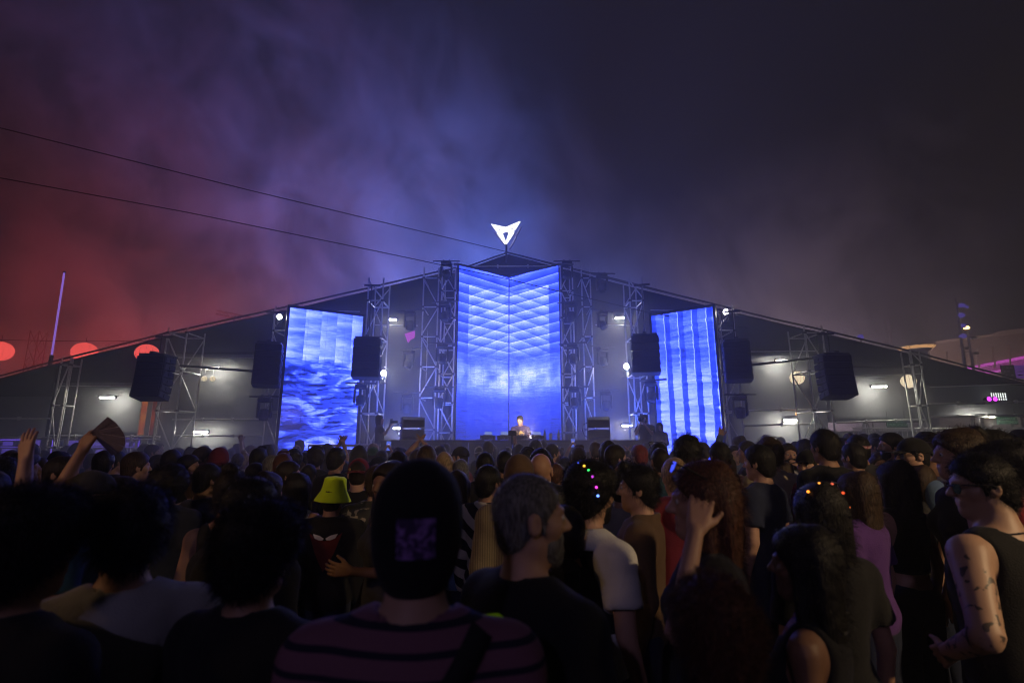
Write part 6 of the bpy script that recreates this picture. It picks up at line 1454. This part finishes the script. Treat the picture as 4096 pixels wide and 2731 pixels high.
# front-of-crowd action camera on a stick
c = P(2049, 1735, 9.0); r = empty('action_camera', c, 0, 'small dark camera on a stick held up before the performer', 'camera')
MB().box(-0.07, 0.07, -0.04, 0.04, -0.03, 0.06).build('body', black, r, 0.008); MB().tube([(0, 0, -0.03), (0.0, 0.0, -0.18)], 0.02, 8).build('stick', black, r); MB().lathe([(0.03, 0), (0.03, 0.05)], 10, T(0, 0.04, 0.015) @ RX(-90)).build('lens', lens, r)
H(2012, 1800, None, 0, 'short', 'dark', 'tee', 'black', ('down', 'up'), Y=9.0, label='person holding a small camera on a stick before the performer', fine=False)
# --- people with raised arms near the stage
for (px, top, Y, arms, lab) in ((1530, 1800, 7.2, ('phone', 'phone'), 'person filming the stage on a phone below the photographer'), (2302, 1786, 8.2, ('phone', 'phone'), 'person holding a bright phone high right of the bottles')):
    r, mw = H(px, top, None, 0, 'short', 'dark', 'tee', 'charcoal', arms, 'm', Y=Y, label=lab, skin=0); phone(r, arms, 'm', 1, 'phone showing a blue picture ' + ('below the photographer' if px < 2000 else 'right of the bottles'))
H(1672, 1800, None, 0, 'messy', 'brown', 'tank', 'charcoal', ('clap', 'clap'), 'm', Y=6.2, label='person clapping with bare arms raised below the left monitor', skin=0)
r, mw = H(1198, 1760, None, 165, 'undercut', 'dark', 'tee', 'grey', Y=10.6, z0=0.0, label='man in sunglasses facing the crowd before the left side screen', skin=0, fine=False); glasses(r, mw)
H(1840, 1784, None, 70, 'short', 'dark', 'tee', 'red', hat='cap', hatc='black', beard=True, Y=6.3, label='bearded man in a black cap facing left before the counter', skin=0, fine=False)
H(1917, 1783, None, 5, 'short', 'dark', 'tee', 'charcoal', hat='backcap', hatc='cream', Y=8.8, label='person in a cream backwards cap below the decks', fine=False)
H(1494, 1786, None, 8, 'short', 'dark', 'tee', 'navy', hat='cap', hatc='green', Y=7.4, label='person in a dark green cap below the photographer', fine=False)
H(882, 1795, None, 3, 'short', 'dark', 'tee', 'black', hat='beanie', hatc='maroon', Y=5.6, label='person in a plum knit beanie at left of the side screen', fine=False)

# ================================================================== the rest of the crowd
HD = {'short': 'short-haired', 'messy': 'tousled', 'curly': 'curly-haired', 'long': 'long-haired', 'bun': 'bun-haired', 'afro': 'afro-haired', 'buzz': 'crop-haired', 'quiff': 'quiffed', 'bob': 'bob-haired', 'mop': 'bushy-haired', 'longwide': 'long-haired', 'undercut': 'neat-haired'}
REST = []
def where(px):
    for lim, w in ((420, 'below the far left bays'), (760, 'by the wide purple bar'), (1100, 'below the left low tube light'), (1430, 'before the left side screen'), (1640, 'below the photographer'), (1830, 'before the left monitor'), (2250, 'below the decks'), (2480, 'before the right monitor'), (2660, 'below the cameraman'), (2900, 'before the right side screen'), (3260, 'below the right low tube light'), (3600, 'below the exit sign')):
        if px < lim: return w
    return 'below the far right bays'
def G(px, top, w=None, yaw=0, hair='short', hc='dark', sc='black', shirt='tee', build='m', Y=None, arms=('down', 'down'), **k):
    if Y is None: Y = F_PX * 0.172 / w
    hy = RNG.choice((-30, 0, 0, 25)); seed = RNG.randint(0, 3)
    r, mw = person(px, top, w, yaw, hair, hc, shirt, sc, arms, build, Y=Y, hy=hy, fine=False, skin=RNG.choice((0, 1, 1, 2)), seed=seed, trous=RNG.choice(('navy', 'black', 'charcoal')), **k)
    depth = 'far' if Y > 7.2 else ('mid-crowd' if Y > 4.2 else 'near')
    REST.append((px, r, '%s %s %s in %s %s' % (depth, HD.get(hair, hair), {'black': 'black-haired person', 'dark': 'dark person', 'brown': 'brunette person', 'blond': 'fair person', 'grey': 'grey person', 'auburn': 'auburn person', 'red': 'redhead'}[hc], sc, where(px))))
FAR = [(422, 1802, 70), (470, 1800, 60, -20), (640, 1817, 55, -60), (693, 1798, 65), (763, 1818, 65, -50), (763, 1802, 38), (820, 1787, 60, -40, 'short', 'brown'), (891, 1784, 34), (927, 1792, 33), (953, 1812, 45), (1040, 1786, 60, 0, 'quiff', 'black'),
       (1078, 1790, 30), (1100, 1818, 65, -30, 'short', 'grey'), (1140, 1792, 38, 0, 'buzz'), (1180, 1796, 55, 0, 'curly', 'black'), (1266, 1783, 55, 0, 'curly'), (1314, 1774, 44), (1351, 1792, 62, -20, 'messy', 'black'), (1028, 1850, 65, -30), (1162, 1843, 80, -40), (1239, 1856, 60),
       (1440, 1780, 42, -20), (1571, 1787, 40, -30), (1708, 1783, 68, 0, 'bob', 'brown'), (1759, 1781, 48), (1780, 1811, 62, 0, 'long', 'blond', 'beige', 'tee', 'f'), (1842, 1838, 62, 20, 'bob', 'grey', 'maroon'), (1378, 1842, 50, 0, 'long', 'black', 'navy', 'tee', 'f'), (1953, 1762, 42), (1942, 1808, 72, 0, 'short', 'black'),
       (2020, 1802, 65, 0, 'short', 'black'), (2031, 1787, 38), (2070, 1778, 42, 0, 'long', 'dark', 'charcoal', 'tee', 'f'), (2140, 1759, 45, 0, 'bob', 'black'), (2171, 1759, 36), (2112, 1787, 60, 0, 'curly', 'black'), (2212, 1775, 50, -40), (2258, 1829, 50, 0, 'curly', 'dark'), (2302, 1800, 52), (2380, 1763, 48, 0, 'buzz', 'brown', 'grey'),
       (2430, 1766, 60, 0, 'long', 'black', 'navy', 'tee', 'f'), (2587, 1769, 36), (2807, 1769, 45), (2700, 1800, 50, 10, 'short', 'grey'), (2950, 1745, 42, 10, 'long', 'brown', 'charcoal', 'tee', 'f'), (2983, 1763, 55, 60), (3122, 1747, 26, 160), (3060, 1738, 28, 0, 'short', 'grey'), (3215, 1757, 50, 0, 'curly', 'black'),
       (3363, 1752, 45, 40, 'curly'), (3396, 1734, 35, 0, 'messy'), (3450, 1735, 38), (3496, 1732, 42), (3500, 1750, 44, 60), (3590, 1752, 40, 60), (3770, 1745, 40, 70), (3880, 1740, 44, 70, 'short', 'grey'), (3180, 1765, 40, 10), (3330, 1748, 34), (50, 1800, 46, -30), (180, 1800, 40), (330, 1806, 44), (380, 1812, 48, -20), (590, 1795, 34), (250, 1800, 36), (150, 1790, 30), (3990, 1738, 40, 60), (3760, 1760, 50, 60)]
for f in FAR: G(*f)
# fill the gaps between the people listed above
frnd = random.Random(21)
def free(x, y, d): return all((x - a) ** 2 + (y - b) ** 2 > d * d for a, b in USED)
cnt = 0
for _ in range(3000):
    if cnt >= 120: break
    Y = frnd.choice((frnd.uniform(3.0, 6.0), frnd.uniform(4.5, 10.6), frnd.uniform(5.0, 10.6)))
    x = frnd.uniform(-1.12, 1.12) * Y
    if abs(x) > 6.0: Y = min(Y + 1.5, 12.5)
    if not free(x, Y, 0.46): continue
    px = 2048 + x / Y * F_PX * 1.02; h = frnd.uniform(1.52, 1.72) if Y < 6 else frnd.uniform(1.52, 1.80); top = 1770 + (CAM_H - h) / Y * F_PX
    fem = frnd.random() < 0.4
    G(px, top, None, frnd.uniform(-50, 50) if frnd.random() < 0.8 else frnd.uniform(100, 250), frnd.choice(('long', 'bob', 'bun', 'longwide') if fem else ('short', 'short', 'messy', 'curly', 'buzz', 'quiff', 'undercut')), frnd.choice(('black', 'dark', 'dark', 'brown', 'brown', 'blond', 'auburn')),
      frnd.choice(('black', 'black', 'navy', 'charcoal', 'grey', 'white', 'beige', 'olive', 'maroon', 'blue')), frnd.choice(('tee', 'tee', 'tank') if fem else ('tee', 'tee', 'long', 'hoodie')), 'f' if fem else 'm', Y=Y,
      arms=frnd.choice((('down', 'down'), ('down', 'down'), ('bent', 'down'), ('bent', 'bent')) if frnd.random() < 0.88 else (('down', 'up'), ('clap', 'clap'))))
    cnt += 1
ORD = ['leftmost', 'second', 'third', 'fourth', 'fifth', 'sixth', 'seventh', 'eighth']
byl = {}
for px, r, l in REST: byl.setdefault(l, []).append((px, r))
for l, q in byl.items():
    q.sort(key=lambda e: e[0])
    for i, (px, r) in enumerate(q):
        r['label'] = l if len(q) == 1 else '%s, %s of %d' % (l, ORD[i], len(q)); r['group'] = 'festival crowd'
